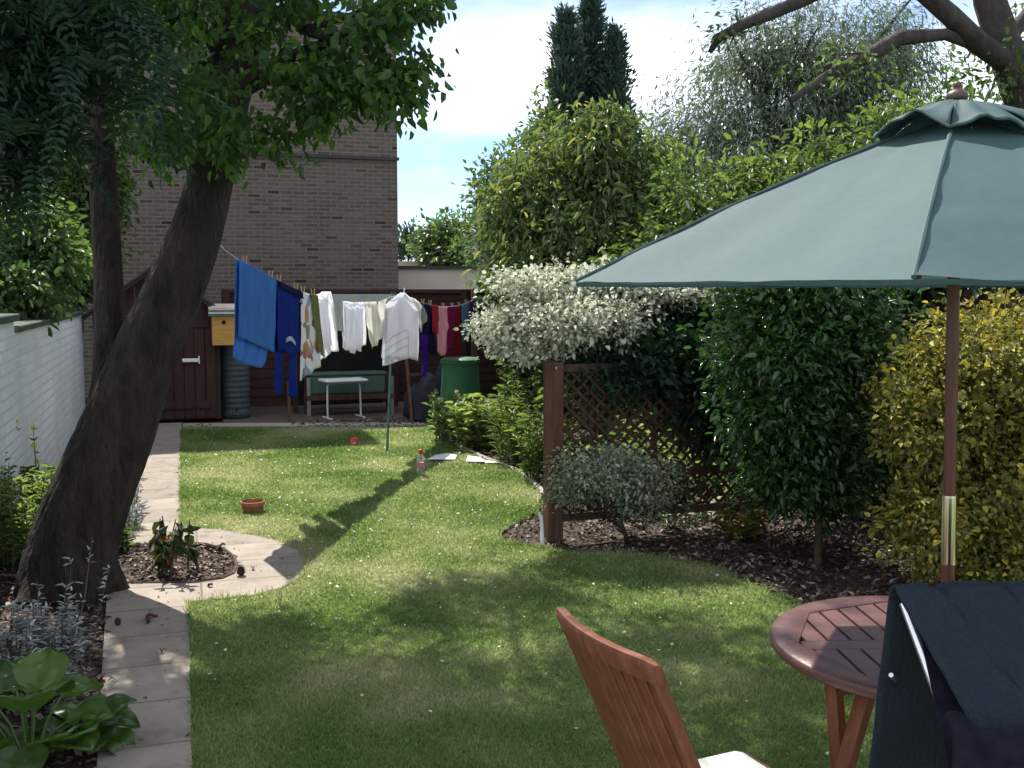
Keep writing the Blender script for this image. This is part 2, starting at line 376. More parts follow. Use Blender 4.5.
# lawn: patchy mown grass
m, nt, b = newmat('lawn'); N = nt.nodes; L = nt.links
t = N.new('ShaderNodeTexCoord')
def nn(sc, de=6, ro=.6):
    q = N.new('ShaderNodeTexNoise'); q.inputs['Scale'].default_value = sc; q.inputs['Detail'].default_value = de; q.inputs['Roughness'].default_value = ro
    L.new(t.outputs['Object'], q.inputs['Vector']); return q
def ramp(src, stops):
    q = N.new('ShaderNodeValToRGB'); e = q.color_ramp.elements
    for i, (p_, c_) in enumerate(stops):
        if i < 2: e[i].position = p_; e[i].color = (*c_, 1)
        else: w = e.new(p_); w.color = (*c_, 1)
    L.new(src, q.inputs[0]); return q
n1 = nn(.9, 5); n2 = nn(34, 7, .7)
ra = ramp(n1.outputs['Fac'], [(.34, (.18, .26, .10)), (.47, (.26, .32, .16)), (.58, (.36, .385, .25)), (.70, (.43, .42, .31))])
rb = ramp(n2.outputs['Fac'], [(.3, (.55, .6, .5)), (.7, (1.3, 1.25, 1.2))])
mu = N.new('ShaderNodeMix'); mu.data_type = 'RGBA'; mu.blend_type = 'MULTIPLY'; mu.inputs[0].default_value = 1
L.new(ra.outputs[0], mu.inputs[6]); L.new(rb.outputs[0], mu.inputs[7]); L.new(mu.outputs[2], b.inputs['Base Color'])
b.inputs['Roughness'].default_value = .9; b.inputs['Specular IOR Level'].default_value = .15
bp = N.new('ShaderNodeBump'); bp.inputs['Strength'].default_value = .9; bp.inputs['Distance'].default_value = .02; n4 = nn(70, 6, .7)
L.new(n4.outputs['Fac'], bp.inputs['Height']); L.new(bp.outputs[0], b.inputs['Normal'])
# paving with joints along the path
m, nt, b = newmat('paving'); N = nt.nodes; L = nt.links
t = N.new('ShaderNodeTexCoord'); sp = N.new('ShaderNodeSeparateXYZ'); L.new(t.outputs['Object'], sp.inputs[0])
n1 = nn(5, 8, .65); n2 = nn(90, 3)
rr = ramp(n1.outputs['Fac'], [(.3, (.20, .17, .145)), (.45, (.29, .25, .215)), (.6, (.33, .29, .25)), (.75, (.38, .34, .30))])
dv = N.new('ShaderNodeMath'); dv.operation = 'DIVIDE'; dv.inputs[1].default_value = .425; L.new(sp.outputs[1], dv.inputs[0])
fr = N.new('ShaderNodeMath'); fr.operation = 'FRACT'; L.new(dv.outputs[0], fr.inputs[0])
lt = N.new('ShaderNodeMath'); lt.operation = 'LESS_THAN'; lt.inputs[1].default_value = .03; L.new(fr.outputs[0], lt.inputs[0])
xr = N.new('ShaderNodeMath'); xr.operation = 'SUBTRACT'; xr.inputs[1].default_value = .10; L.new(sp.outputs[0], xr.inputs[0])
ax = N.new('ShaderNodeMath'); ax.operation = 'ABSOLUTE'; L.new(xr.outputs[0], ax.inputs[0])
lx = N.new('ShaderNodeMath'); lx.operation = 'LESS_THAN'; lx.inputs[1].default_value = .006; L.new(ax.outputs[0], lx.inputs[0])
mxx = N.new('ShaderNodeMath'); mxx.operation = 'MAXIMUM'; L.new(lt.outputs[0], mxx.inputs[0]); L.new(lx.outputs[0], mxx.inputs[1])
fl = N.new('ShaderNodeMath'); fl.operation = 'FLOOR'; L.new(dv.outputs[0], fl.inputs[0])
wn_ = N.new('ShaderNodeTexWhiteNoise'); wn_.noise_dimensions = '1D'; L.new(fl.outputs[0], wn_.inputs['W'])
rs2 = ramp(wn_.outputs['Value'], [(0, (.86, .86, .86)), (1, (1.08, 1.07, 1.05))])
mu = N.new('ShaderNodeMix'); mu.data_type = 'RGBA'; mu.blend_type = 'MULTIPLY'; mu.inputs[0].default_value = 1
L.new(rr.outputs[0], mu.inputs[6]); L.new(rs2.outputs[0], mu.inputs[7])
m2 = N.new('ShaderNodeMix'); m2.data_type = 'RGBA'; L.new(mxx.outputs[0], m2.inputs[0]); L.new(mu.outputs[2], m2.inputs[6]); m2.inputs[7].default_value = (.17, .145, .12, 1)
L.new(m2.outputs[2], b.inputs['Base Color']); b.inputs['Roughness'].default_value = .92; b.inputs['Specular IOR Level'].default_value = .15
bp = N.new('ShaderNodeBump'); bp.inputs['Strength'].default_value = .3; bp.inputs['Distance'].default_value = .004; L.new(n2.outputs['Fac'], bp.inputs['Height']); L.new(bp.outputs[0], b.inputs['Normal'])

# ---------------------------------------------------------------- ground
mb = MB(); mb.add([(-400, -60, -.05), (400, -60, -.05), (400, 700, -.05), (-400, 700, -.05)], [(0, 1, 2, 3)])
noise_mat('far_ground', (.06, .09, .03), (.12, .14, .06), 2, rough=.95)
tag(mb.build('ground', 'far_ground'), kind='structure')
mb = MB(); mb.grid(lambda u, v: Vector((-1.2 + 6.6 * u, -1 + 16.4 * v, -.012 + .02 * mnoise.noise(Vector((u * 22, v * 50, 0))) * (1 if 0 < u < 1 else 0))), 60, 140)
tag(mb.build('flower_bed', 'soil', smooth=True), kind='structure')
BED = [GR(*p) for p in ((430, 428), (442, 438), (458, 448), (482, 459), (515, 472), (538, 490), (545, 500), (535, 516), (508, 528), (497, 537), (512, 546), (560, 551), (640, 556), (700, 566), (752, 585), (800, 606), (880, 622), (1024, 640))]
ROUND = [GR(*p) for p in ((178, 545), (205, 546), (224, 551), (234, 559), (237, 568), (233, 576), (222, 581), (195, 585))]
OUTER = [GR(*p) for p in ((189, 604), (220, 601), (255, 597), (285, 589), (303, 577), (307, 566), (300, 553), (280, 543), (255, 537), (225, 532), (200, 530), (181, 528))]
edgeL = [Vector((.05, 0.5, 0)), GR(193, 768), GR(190, 640)] + OUTER + [GR(180.5, 480), Vector((.06, 12.95, 0))]
edgeFar = [Vector((.06, 12.95, 0)), GR(430, 427.5)]
lawn_poly = edgeL + [GR(429, 428)] + BED[1:] + [Vector((5.0, 3.2, 0)), Vector((5.0, .5, 0))]
mb = MB()
k = [(p.x, p.y) for p in lawn_poly]
poly_prism(mb, k[::-1], -.04, .006) if False else poly_prism(mb, k, -.04, .006)
lawn = tag(mb.build('lawn', 'lawn'), kind='structure')
lawn_xy = np.array(k)
def inside(P, poly):
    x, y = P[:, 0], P[:, 1]; r = np.zeros(len(P), bool); n = len(poly); j = n - 1
    for i in range(n):
        xi, yi = poly[i]; xj, yj = poly[j]
        c = ((yi > y) != (yj > y)) & (x < (xj - xi) * (y - yi) / (yj - yi + 1e-12) + xi); r ^= c; j = i
    return r
path_poly = [Vector((.046, .4, 0)), GR(192, 768), GR(189.5, 640)] + [p + Vector((-.004, 0, 0)) for p in OUTER] + [GR(180, 480), Vector((.052, 13.4, 0)), Vector((-.37, 13.4, 0)), Vector((-.365, 8, 0)), GR(118, 546)] + ROUND + [GR(108, 586.5), GR(104, 640), GR(97, 768), Vector((-.25, .4, 0))]
mb = MB(); poly_prism(mb, [(p.x, p.y) for p in path_poly], -.05, .014)
tag(mb.build('path', 'paving'), kind='structure')
far0 = Vector((.06, 12.97, 0)); far1 = GR(433, 427)
mb = MB(); poly_prism(mb, [(.062, 12.965), (far1.x, far1.y + .02), (far1.x + .1, far1.y + .30), (.062, 13.30)], -.05, .018)
tag(mb.build('path', 'concrete'), kind='structure')
mb = MB(); poly_prism(mb, [(.55, 13.305), (far1.x + .1, far1.y + .31), (3.9, 12.6), (4.9, 14.9), (.5, 14.9)], -.05, .008)
tag(mb.build('gravel', 'gravel'), kind='structure')
# low kerb round the small bed and along the far right border
mb = MB()
pts = [GR(108, 585.5)] + ROUND[::-1]
mb.tube([p + Vector((0, 0, .012)) for p in pts], .012, 6); mb.build('bed_edging', 'trellis_wood')
tag(bpy.data.objects['bed_edging'], 'thin dark edging curving round the small bark bed beside the path', 'bed edging')
mb = MB(); mb.tube([p + Vector((.02, .02, .012)) for p in BED[0:7]], .022, 6)
tag(mb.build('bed_edging', 'concrete'), 'pale kerb edging between the far lawn and the tall perennials', 'bed edging')

# grass blades (uncountable)
def grass():
    n = 900000
    d = 2.3 + (12.6 - 2.3) * rs.rand(n) ** 1.55
    a = (rs.rand(n) * 1100 - 40 - 512) / F_PX * d
    P = a[:, None] * RTn + d[:, None] * FWn; P = P[:, :3]
    P = P[inside(P, lawn_xy)]
    d = P @ FWn; n = len(P)
    h = (.009 + .013 * rs.rand(n)) * (1 + .02 * d); w = (.0016 + .0012 * rs.rand(n)) * (.6 + .35 * d)
    th = rs.rand(n) * 6.283; X = np.stack([np.cos(th), np.sin(th), 0 * th], 1)
    lean = rs.normal(size=(n, 3)) * .5; lean[:, 2] = 1; tip = P + lean * h[:, None]
    P[:, 2] = .004; tip[:, 2] += .004
    # longer tufts spilling over the path and border edges
    segs = [(edgeL[i], edgeL[i + 1]) for i in range(len(edgeL) - 1)] + [(BED[i], BED[i + 1]) for i in range(len(BED) - 1)]
    EP = []
    for a_, b_ in segs:
        for _ in range(int((b_ - a_).length * 520)):
            q = a_.lerp(b_, rnd.random()); c_ = mnoise.noise(q * 2.3) + mnoise.noise(q * 9)
            if rnd.random() < .45 + c_: EP.append((q.x + rnd.gauss(.004, .008), q.y + rnd.gauss(0, .01), .004))
    EP = np.array(EP); ne = len(EP); th = rs.rand(ne) * 6.283; Xe = np.stack([np.cos(th), np.sin(th), 0 * th], 1)
    le = rs.normal(size=(ne, 3)) * .55; le[:, 2] = 1; te = EP + le * (.018 + .030 * rs.rand(ne))[:, None]; we = .0016 + .0004 * (EP @ FWn)
    P = np.concatenate([P, EP]); X = np.concatenate([X, Xe]); tip = np.concatenate([tip, te]); w = np.concatenate([w, we]); n = len(P)
    V = np.stack([P - X * w[:, None], P + X * w[:, None], tip], 1).reshape(-1, 3)
    pn = np.array([mnoise.noise(Vector((x * 1.1, y * 1.1, 3))) + .5 * mnoise.noise(Vector((x * 3.1, y * 3.1, 3))) for x, y in P[:, :2]])
    var = np.clip(.42 + pn * .75 + rs.normal(size=n) * .17, 0, 1)
    o = np_obj('grass', V, np.arange(3 * n).reshape(-1, 3), var, 'grass_blade'); tag(o, 'short mown lawn grass with dry straw coloured patches', 'grass', kind='stuff')
leaf_mat('grass_blade', [(.12, .195, .06), (.18, .255, .092), (.265, .325, .15), (.37, .385, .23), (.47, .46, .33)], rough=.6, spec=.2, trans=.45, tmul=(1.25, 1.3, .85))
grass()
# fallen petals and clover heads on the lawn; bark chips in the beds
n = 2100; d = 3.0 + 9.3 * rs.rand(n) ** .8; a = (rs.rand(n) * 1000 - 512) / F_PX * d
P = a[:, None] * RTn + d[:, None] * FWn; P = P[inside(P, lawn_xy)]; P = P[rs.rand(len(P)) < np.clip((P @ FWn - 3) / 6, .1, 1)]; n = len(P); P[:, 2] = .022
N_ = rdir(n) * .5; N_[:, 2] += 1
V, Fq, vv = diamond_arrays(P, rdir(n) * np.array([1, 1, .2]), N_, .012 + .014 * rs.rand(n), .011 + .010 * rs.rand(n), rs.rand(n))
leaf_mat('petal', [(.75, .73, .62), (.62, .60, .45), (.8, .8, .78)], trans=.2, tmul=(1, 1, 1))
tag(np_obj('fallen_petals', V, Fq, vv, 'petal'), 'tiny pale petals scattered over the sunlit lawn', 'petals', kind='stuff')
leaf_mat('chips', [(.04, .025, .02), (.09, .06, .048), (.18, .13, .105), (.38, .31, .27)], trans=0.0, rough=.9)
def chips(n, x0, x1, y0, y1, name_label):
    P = np.stack([x0 + (x1 - x0) * rs.rand(n), y0 + (y1 - y0) * rs.rand(n), np.zeros(n)], 1)
    pp = np.array([(p.x, p.y) for p in path_poly]); P = P[~inside(P, lawn_xy) & ~inside(P, pp)]; n = len(P)
    P[:, 2] = .004 + .02 * rs.rand(n); N_ = rdir(n) * .6; N_[:, 2] += 1
    D = rdir(n); D[:, 2] *= .25
    V, Fq, vv = diamond_arrays(P, D, N_, .02 + .04 * rs.rand(n), .012 + .018 * rs.rand(n), rs.rand(n) ** 1.4, .3)
    tag(np_obj('bark_chips', V, Fq, vv, 'chips'), name_label, 'bark chips', kind='stuff')
chips(16000, -1.05, .4, 3.4, 13, 'bark chips and dead leaves covering the left border and small round bed')
chips(34000, 1.3, 5.0, 2.5, 13, 'bark chips and dead leaves under the shrubs and trellis on the right')

n = 520; P = np.stack([-.36 + 1.25 * rs.rand(n), 3.4 + 9.4 * rs.rand(n), np.full(n, .017)], 1); pp = np.array([(p.x, p.y) for p in path_poly]); P = P[inside(P, pp)]; n = len(P)
N_ = rdir(n) * .3; N_[:, 2] += 1; D = rdir(n); D[:, 2] *= .1
V, Fq, vv = diamond_arrays(P, D, N_, .006 + .022 * rs.rand(n) ** 2, .005 + .010 * rs.rand(n), rs.rand(n) * .7, .3)
tag(np_obj('leaf_litter', V, Fq, vv, 'chips'), 'small bits of leaf litter and soil scattered over the paving', 'leaf litter', kind='stuff')
# ---------------------------------------------------------------- walls, shed, fences, buildings
r_ = thing('garden_wall', (-1.15, 8.5, 0), 'white painted brick wall with a mossy green coping along the left border', 'wall')
mb = MB(); mb.box((-1.16, 10.72, .65), (.22, 5.64, 1.38)); mb.box((-1.16, 5.4, .69), (.222, 5.0, 1.46)); mb.build('brickwork', 'painted_brick', r_)
mb = MB()
for i in range(9): y = 8.24 + .59 * i; mb.box((-1.16 + rnd.uniform(-.004, .004), y, 1.362), (.30, .58, .045), bev=.008)
for i in range(7): y = 7.6 - .59 * i; mb.box((-1.16, y, 1.445), (.31, .58, .05), bev=.008)
mb.build('coping', 'coping_green', r_)

# shed
r_ = thing('garden_shed', (-.2, 13.5, 0), 'dark red-brown wooden shed with a plank door at the far end of the path', 'shed')
x0, x1, yf, yb, ze, za, xm = -.93, .53, 13.5, 15.3, 1.36, 1.90, -.20
mb = MB()
n = 12
for i in range(n):
    a = x0 + (x1 - x0) * i / n; b_ = x0 + (x1 - x0) * (i + 1) / n - .006; mid = (a + b_) / 2
    if -.34 < mid < .47 and True: zt0 = zt1 = None
    za_ = ze + (za - ze) * (1 - abs(a - xm) / (x1 - xm)); zb_ = ze + (za - ze) * (1 - abs(b_ - xm) / (x1 - xm))
    dy = rnd.uniform(0, .006)
    vs = [(a, yf + dy, .03), (b_, yf + dy, .03), (b_, yf + dy, zb_), (a, yf + dy, za_), (a, yf + .03, .03), (b_, yf + .03, .03), (b_, yf + .03, zb_), (a, yf + .03, za_)]
    mb.add(vs, [(0, 1, 2, 3), (5, 4, 7, 6), (1, 5, 6, 2), (4, 0, 3, 7), (3, 2, 6, 7)])
mb.box((x0 + .015, (yf + yb) / 2 + .02, .70), (.03, yb - yf, 1.33)); mb.box((x1 - .015, (yf + yb) / 2 + .02, .70), (.03, yb - yf, 1.33)); mb.box((xm, yb, .7), (1.4, .03, 1.33))
mb.build('wall', 'brown_planks', r_)
mb = MB()
for s, xe in ((-1, x0 - .10), (1, x1 + .10)):
    slope = (za - ze) / (x1 - xm); zr = za + .03 - slope * abs(xe - xm)
    mb.bar((xm, 14.35, za + .03), (xe, 14.35, zr), 2.1, .03, upv=(0, 1, 0)) if False else None
    vs = []
    for yy in (yf - .12, yb + .1):
        for (xx, zz) in ((xm, za + .015), (xe, zr - .015), (xe, zr + .02), (xm, za + .05)): vs.append((xx, yy, zz))
    mb.add(vs, [(0, 1, 2, 3), (7, 6, 5, 4), (0, 4, 5, 1), (1, 5, 6, 2), (2, 6, 7, 3), (3, 7, 4, 0)])
mb.build('roof', 'dark_trim', r_)
mb = MB(); vs = []
for s, xe in ((-1, x0 - .10), (1, x1 + .10)):
    zr = za - slope * abs(xe - xm)
    mb.bar((xm, yf - .13, za - .01), (xe, yf - .13, zr - .01), .02, .09, upv=(0, 1, 0))
mb.build('bargeboard', 'brown_boards', r_)
dr = MB()
for i in range(6): dr.box((-.27 + .125 * i + .055, yf - .018, .72), (.119, .026, 1.34), bev=.004)
for z in (.22, 1.22): dr.box((.05, yf - .040, z), (.70, .016, .09))
door = dr.build('door', 'brown_planks', r_)
hb = MB(); hb.box((.18, yf - .056, .77), (.21, .02, .045), bev=.006); hb.box((.275, yf - .066, .775), (.022, .03, .095), bev=.004); hb.build('latch', 'steel', door)
mb = MB(); mb.box((-.62, yf - .02, 1.18), (.36, .03, .30), bev=.006); wf = mb.build('window', 'dark_trim', r_)
mb = MB(); mb.box((-.62, yf - .038, 1.18), (.30, .008, .24)); mb.build('pane', 'black', wf)

# rear fence of overlapping boards
r_ = thing('rear_fence', (3, 14.45, 0), 'dark brown fence of horizontal overlapping boards across the back of the garden', 'fence')
mb = MB()
for i in range(12):
    z = .08 + .128 * i
    mb.box((2.85, 14.45 + rnd.uniform(-.003, .003), z + .06), (4.5, .02, .142), M=Matrix.Rotation(math.radians(-5), 3, 'X'))
mb.build('board_panel', 'brown_boards', r_)
mb = MB(); mb.box((2.85, 14.43, 1.615), (4.5, .07, .05)); mb.build('top_rail', 'brown_boards', r_)
for x in (.66, 1.7, 2.9, 3.9, 5.0): MB().box((x, 14.41, .80), (.09, .06, 1.64)).build('post', 'brown_boards', r_)
r_ = thing('side_fence', (5.15, 8, 0), 'dark brown vertical board fence half hidden behind the shrubs on the right', 'fence')
mb = MB()
for i in range(88): mb.box((5.15 + rnd.uniform(-.006, .006), 1.6 + .145 * i, .80), (.02, .138, 1.62 + rnd.uniform(-.01, .01)))
mb.build('board_panel', 'brown_planks', r_)
for i in range(7): MB().box((5.11, 1.8 + 2.0 * i, .80), (.06, .09, 1.66)).build('post', 'brown_boards', r_)

# brick building behind
B0 = GY(118, 16.7).x - 1.6; B1 = GY(398.5, 16.7).x
r_ = thing('brick_building', ((B0 + B1) / 2, 16.7, 0), 'tall windowless brown brick building rising behind the shed and washing line', 'building')
mb = MB(); ol = [(B0, 0), (B1, 0), (B1, 5.8), (1.35, 5.8), (1.35, 7.4), (B0, 7.4)]
mb.add([(x, 16.7, z) for x, z in ol] + [(x, 22.7, z) for x, z in ol], [(0, 1, 2, 3), (0, 3, 4, 5), (9, 8, 7, 6), (11, 10, 9, 6), (1, 7, 8, 2), (2, 8, 9, 3), (3, 9, 10, 4), (4, 10, 11, 5), (5, 11, 6, 0)]); mb.build('wall', 'stock_brick', r_)
mb = MB(); mb.box(((B0 + B1) / 2, 16.66, 3.70), (B1 - B0 + .04, .05, .045)); mb.build('pipe', 'dark_trim', r_)
mb = MB(); mb.box(((1.35 + B1) / 2, 19.7, 5.85), (B1 - 1.35 + .06, 6.1, .10)); mb.box(((B0 + 1.349) / 2, 19.7, 7.45), (1.35 - B0 + .06, 6.1, .10)); mb.build('roof', 'dark_trim', r_)
# pale garage
G0 = B1 + .12; G1 = GY(700, 17.3).x
r_ = thing('garage', ((G0 + G1) / 2, 17.3, 0), 'low pale rendered garage with a flat dark edged roof beyond the rear fence', 'garage')
mb = MB(); mb.box(((G0 + G1) / 2, 19.8, .99), (G1 - G0, 5, 1.98)); mb.build('wall', 'render_pink', r_)
mb = MB(); mb.box(((G0 + G1) / 2, 19.8, 2.005), (G1 - G0 + .1, 5.1, .05)); mb.build('roof', 'dark_trim', r_)
q0 = PT(398, 261, 27); q1 = PT(420, 261, 27)
r_ = thing('garage', ((q0.x + q1.x) / 2, q0.y, 0), 'small pale outbuilding showing just above the flat garage roof', 'outbuilding')
mb = MB(); mb.box(((q0.x + q1.x) / 2, q0.y + 1.5, q0.z / 2), ((q1.x - q0.x) * 1.2, 3, q0.z)); mb.build('wall', 'render_pink', r_)

# lean-to shelter against the rear fence
lx0 = GY(290, 13.95).x; lx1 = GY(393, 13.95).x
r_ = thing('lean_to_shelter', ((lx0 + lx1) / 2, 13.95, 0), 'low lean-to shelter with a pale grey-green roof edge behind the white laundry', 'shelter')
MB().box(((lx0 + lx1) / 2, 13.93, 1.515), (lx1 - lx0, .03, .085)).build('fascia', 'fascia', r_)
MB().box(((lx0 + lx1) / 2, 14.15, 1.565), (lx1 - lx0 + .04, .46, .02)).build('roof', 'fascia', r_)
for x in (lx0 + .05, lx1 - .05): MB().box((x, 13.98, .75), (.06, .06, 1.5)).build('post', 'brown_planks', r_)
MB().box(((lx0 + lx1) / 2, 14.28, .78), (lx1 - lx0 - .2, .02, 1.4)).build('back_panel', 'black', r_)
# bench rack and green chest
bx0 = GY(302, 13.9).x; bx1 = GY(389, 13.9).x
r_ = thing('slatted_rack', ((bx0 + bx1) / 2, 13.75, 0), 'low brown timber rack under the green storage chest', 'rack')
MB().box(((bx0 + bx1) / 2, 13.62, .24), (bx1 - bx0, .04, .06)).box(((bx0 + bx1) / 2, 13.9, .24), (bx1 - bx0, .04, .06)).box(((bx0 + bx1) / 2, 13.76, .265), (bx1 - bx0 - .01, .24, .02)).build('rail', 'post_wood', r_)
for x in (bx0 + .03, bx1 - .03):
    for y in (13.63, 13.9): MB().box((x, y, .25), (.045, .045, .5)).build('leg', 'grey_metal' if y < 13.7 else 'post_wood', r_)
cx = (GY(306, 13.7).x + GY(385, 13.7).x) / 2; cw = GY(385, 13.7).x - GY(306, 13.7).x
r_ = thing('storage_chest', (cx, 13.76, .275), 'long grey-green storage chest lying on a timber rack behind the white stool', 'chest')
mb = MB()
mb.box((cx, 13.76, .40), (cw - .02, .25, .24), bev=.02); mb.build('chest_body', 'green_box', r_)
MB().box((cx, 13.76, .54), (cw + .01, .27, .04), bev=.012).build('lid', 'green_box', r_)
# ---------------------------------------------------------------- vegetation
leaf_mat('leaf_crown', [(.020, .046, .018), (.038, .080, .026), (.068, .125, .036), (.11, .18, .05)], trans=.55, tmul=(1.7, 2.0, .7))
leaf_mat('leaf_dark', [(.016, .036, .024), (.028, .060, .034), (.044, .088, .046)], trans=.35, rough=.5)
leaf_mat('leaf_gloss', [(.014, .040, .014), (.028, .070, .022), (.05, .11, .032), (.085, .16, .05)], trans=.3, rough=.28, spec=.6)
leaf_mat('leaf_mid', [(.035, .06, .025), (.06, .10, .036), (.10, .15, .055), (.15, .20, .08)], trans=.4, tmul=(1.35, 1.5, .8))
leaf_mat('leaf_bright', [(.05, .085, .03), (.085, .13, .042), (.13, .18, .06), (.22, .25, .085)], trans=.4, tmul=(1.35, 1.5, .75))
leaf_mat('leaf_cherry', [(.05, .088, .042), (.085, .135, .052), (.135, .185, .07), (.20, .235, .09), (.34, .31, .09)], trans=.4, rough=.42, spec=.35, tmul=(1.3, 1.4, .75))
leaf_mat('leaf_willow', [(.055, .082, .055), (.10, .135, .095), (.16, .20, .15), (.25, .29, .235)], trans=.38, rough=.4, spec=.45, tmul=(1.1, 1.2, .9))
leaf_mat('leaf_conifer', [(.026, .05, .045), (.044, .076, .066), (.07, .11, .09)], trans=.15, rough=.7)
leaf_mat('leaf_varieg', [(.08, .13, .06), (.22, .27, .16), (.60, .61, .50), (.76, .76, .68), (.82, .82, .76)], trans=.35, rough=.45, tmul=(1.05, 1.08, .95))
leaf_mat('leaf_varieg_dull', [(.09, .12, .075), (.20, .24, .16), (.42, .45, .36), (.60, .61, .52)], trans=.4, rough=.5, tmul=(1.1, 1.1, .8))
leaf_mat('leaf_gold', [(.075, .088, .026), (.145, .155, .038), (.25, .235, .052), (.50, .44, .085)], trans=.35, rough=.55, spec=.3, tmul=(1.2, 1.1, .5))
leaf_mat('leaf_silver', [(.20, .22, .22), (.33, .36, .36), (.48, .52, .52)], trans=.2, rough=.8, tmul=(1, 1, 1))
leaf_mat('leaf_big', [(.045, .095, .022), (.07, .135, .03), (.11, .18, .04)], trans=.35, rough=.32, spec=.5)
leaf_mat('leaf_wilt', [(.018, .03, .014), (.035, .05, .02), (.06, .075, .03), (.45, .14, .03)], trans=.25, rough=.6)
leaf_mat('flower_yellow', [(.70, .62, .05), (.85, .78, .12)], trans=.3, tmul=(1, 1, .6))
leaf_mat('flower_white', [(.62, .62, .55), (.8, .8, .74)], trans=.3, tmul=(1, 1, 1))
leaf_mat('flower_mauve', [(.30, .10, .25), (.45, .2, .4)], trans=.3, tmul=(1, 1, 1))

leaf_mat('leaf_sunlit', [(.08, .12, .045), (.14, .20, .065), (.22, .28, .10), (.34, .37, .16)], trans=.42, tmul=(1.3, 1.45, .75))  # leaf_bright lightened so plants look sunlit; light put into the colour

def tree(name, label, cat, base, blobs, nc, nl, L, Wd, mat, trunk_r, bark='bark_grey', ntarg=10, group=None, trunk_top=None, crown='crown', seed=0, **kw):
    r = thing(name, (base[0], base[1], 0), label, cat, group)
    b0 = Vector((base[0], base[1], 0)); c = sum((Vector(b[0]) for b in blobs), Vector()) / len(blobs)
    top = trunk_top or Vector((c.x, c.y, c.z))
    mid = b0.lerp(top, .5) + Vector((rnd.uniform(-.1, .1), rnd.uniform(-.1, .1), 0))
    mb = MB(); mb.tube([b0 + Vector((0, 0, -.03)), b0.lerp(mid, .5), mid, mid.lerp(top, .5), top], [trunk_r * 1.2, trunk_r, trunk_r * .85, trunk_r * .65, trunk_r * .4], 8, nz=.15)
    P, out = clump_centres(blobs, ntarg, .5)
    for p in P: limbs(mb, b0.lerp(top, rnd.uniform(.45, .95)), [p], trunk_r * .35, trunk_r * .07, .06)
    mb.build('trunk', bark, r, smooth=True)
    foliage(crown, r, blobs, nc, nl, L, Wd, mat, **kw)
    return r

def barky(mb, pts, rad, n):
    # resample the stem and raise long ridges and a few knots in the surface
    P = []; R = []
    for i in range(len(pts) - 1):
        for k in range(12):
            u = k / 12; p0 = pts[max(i - 1, 0)]; p1 = pts[i]; p2 = pts[i + 1]; p3 = pts[min(i + 2, len(pts) - 1)]
            P.append(.5 * ((2 * p1) + (p2 - p0) * u + (2 * p0 - 5 * p1 + 4 * p2 - p3) * u * u + (3 * p1 - p0 - 3 * p2 + p3) * u ** 3)); R.append(rad[i] + (rad[i + 1] - rad[i]) * u)
    P.append(pts[-1]); R.append(rad[-1]); k0 = len(mb.v)
    mb.tube(P, R, n)
    s = 0.0
    for i, p in enumerate(P):
        if i: s += (P[i] - P[i - 1]).length
        for j in range(n):
            a = 6.283 * j / n; q = mb.v[k0 + i * n + j]; d = (q - p); L = d.length
            cx_, cy_ = math.cos(a), math.sin(a)
            h = .09 * mnoise.noise(Vector((cx_ * 1.1, cy_ * 1.1, s * 1.4))) + .055 * abs(mnoise.noise(Vector((cx_ * 7, cy_ * 7, s * 3.0)))) + .035 * mnoise.noise(Vector((cx_ * 16, cy_ * 16, s * 9)))
            if i < 14: h += .22 * (1 - i / 14) ** 2 * max(0, math.sin(a * 4 + 1))
            mb.v[k0 + i * n + j] = p + d * (1 + h)

# --- leaning tree -------------------------------------------------------
lt = thing('leaning_tree', GR(66, 590), 'big dark leaning tree with a forked trunk beside the path on the left', 'tree')
a0 = GR(66, 592); 
def tp(px, py, d): return PT(px, py, d)
mb = MB()
tr_pts = [a0 + Vector((0, 0, -.05)), tp(72, 560, 5.62), tp(90, 500, 5.66), tp(116, 430, 5.70), tp(143, 360, 5.75), tp(170, 300, 5.8), tp(193, 240, 5.85), tp(208, 190, 5.9), tp(216, 150, 5.9), tp(228, 100, 5.95), tp(246, 40, 6.0), tp(262, -40, 6.1), tp(275, -140, 6.2)]
w = [.262, .24, .215, .200, .172, .158, .140, .128, .125, .115, .10, .085, .06]
barky(mb, tr_pts, w, 72)
s_pts = [tp(96, 440, 5.74), tp(108, 390, 5.82), tp(110, 340, 5.88), tp(108, 280, 5.92), tp(104, 200, 5.95), tp(100, 120, 6.0), tp(94, 40, 6.1), tp(80, -60, 6.2), tp(60, -180, 6.3)]
barky(mb, s_pts, [.10, .088, .083, .078, .075, .07, .065, .05, .04], 40)
rt = GR(66, 592)
for dx, dy in ((.24, -.06), (.1, -.26)):
    mb.tube([rt + Vector((dx * .3, dy * .3, .32)), rt + Vector((dx * .75, dy * .75, .10)), rt + Vector((dx * 1.25, dy * 1.25, -.03))], [.13, .10, .05], 8, nz=.2)
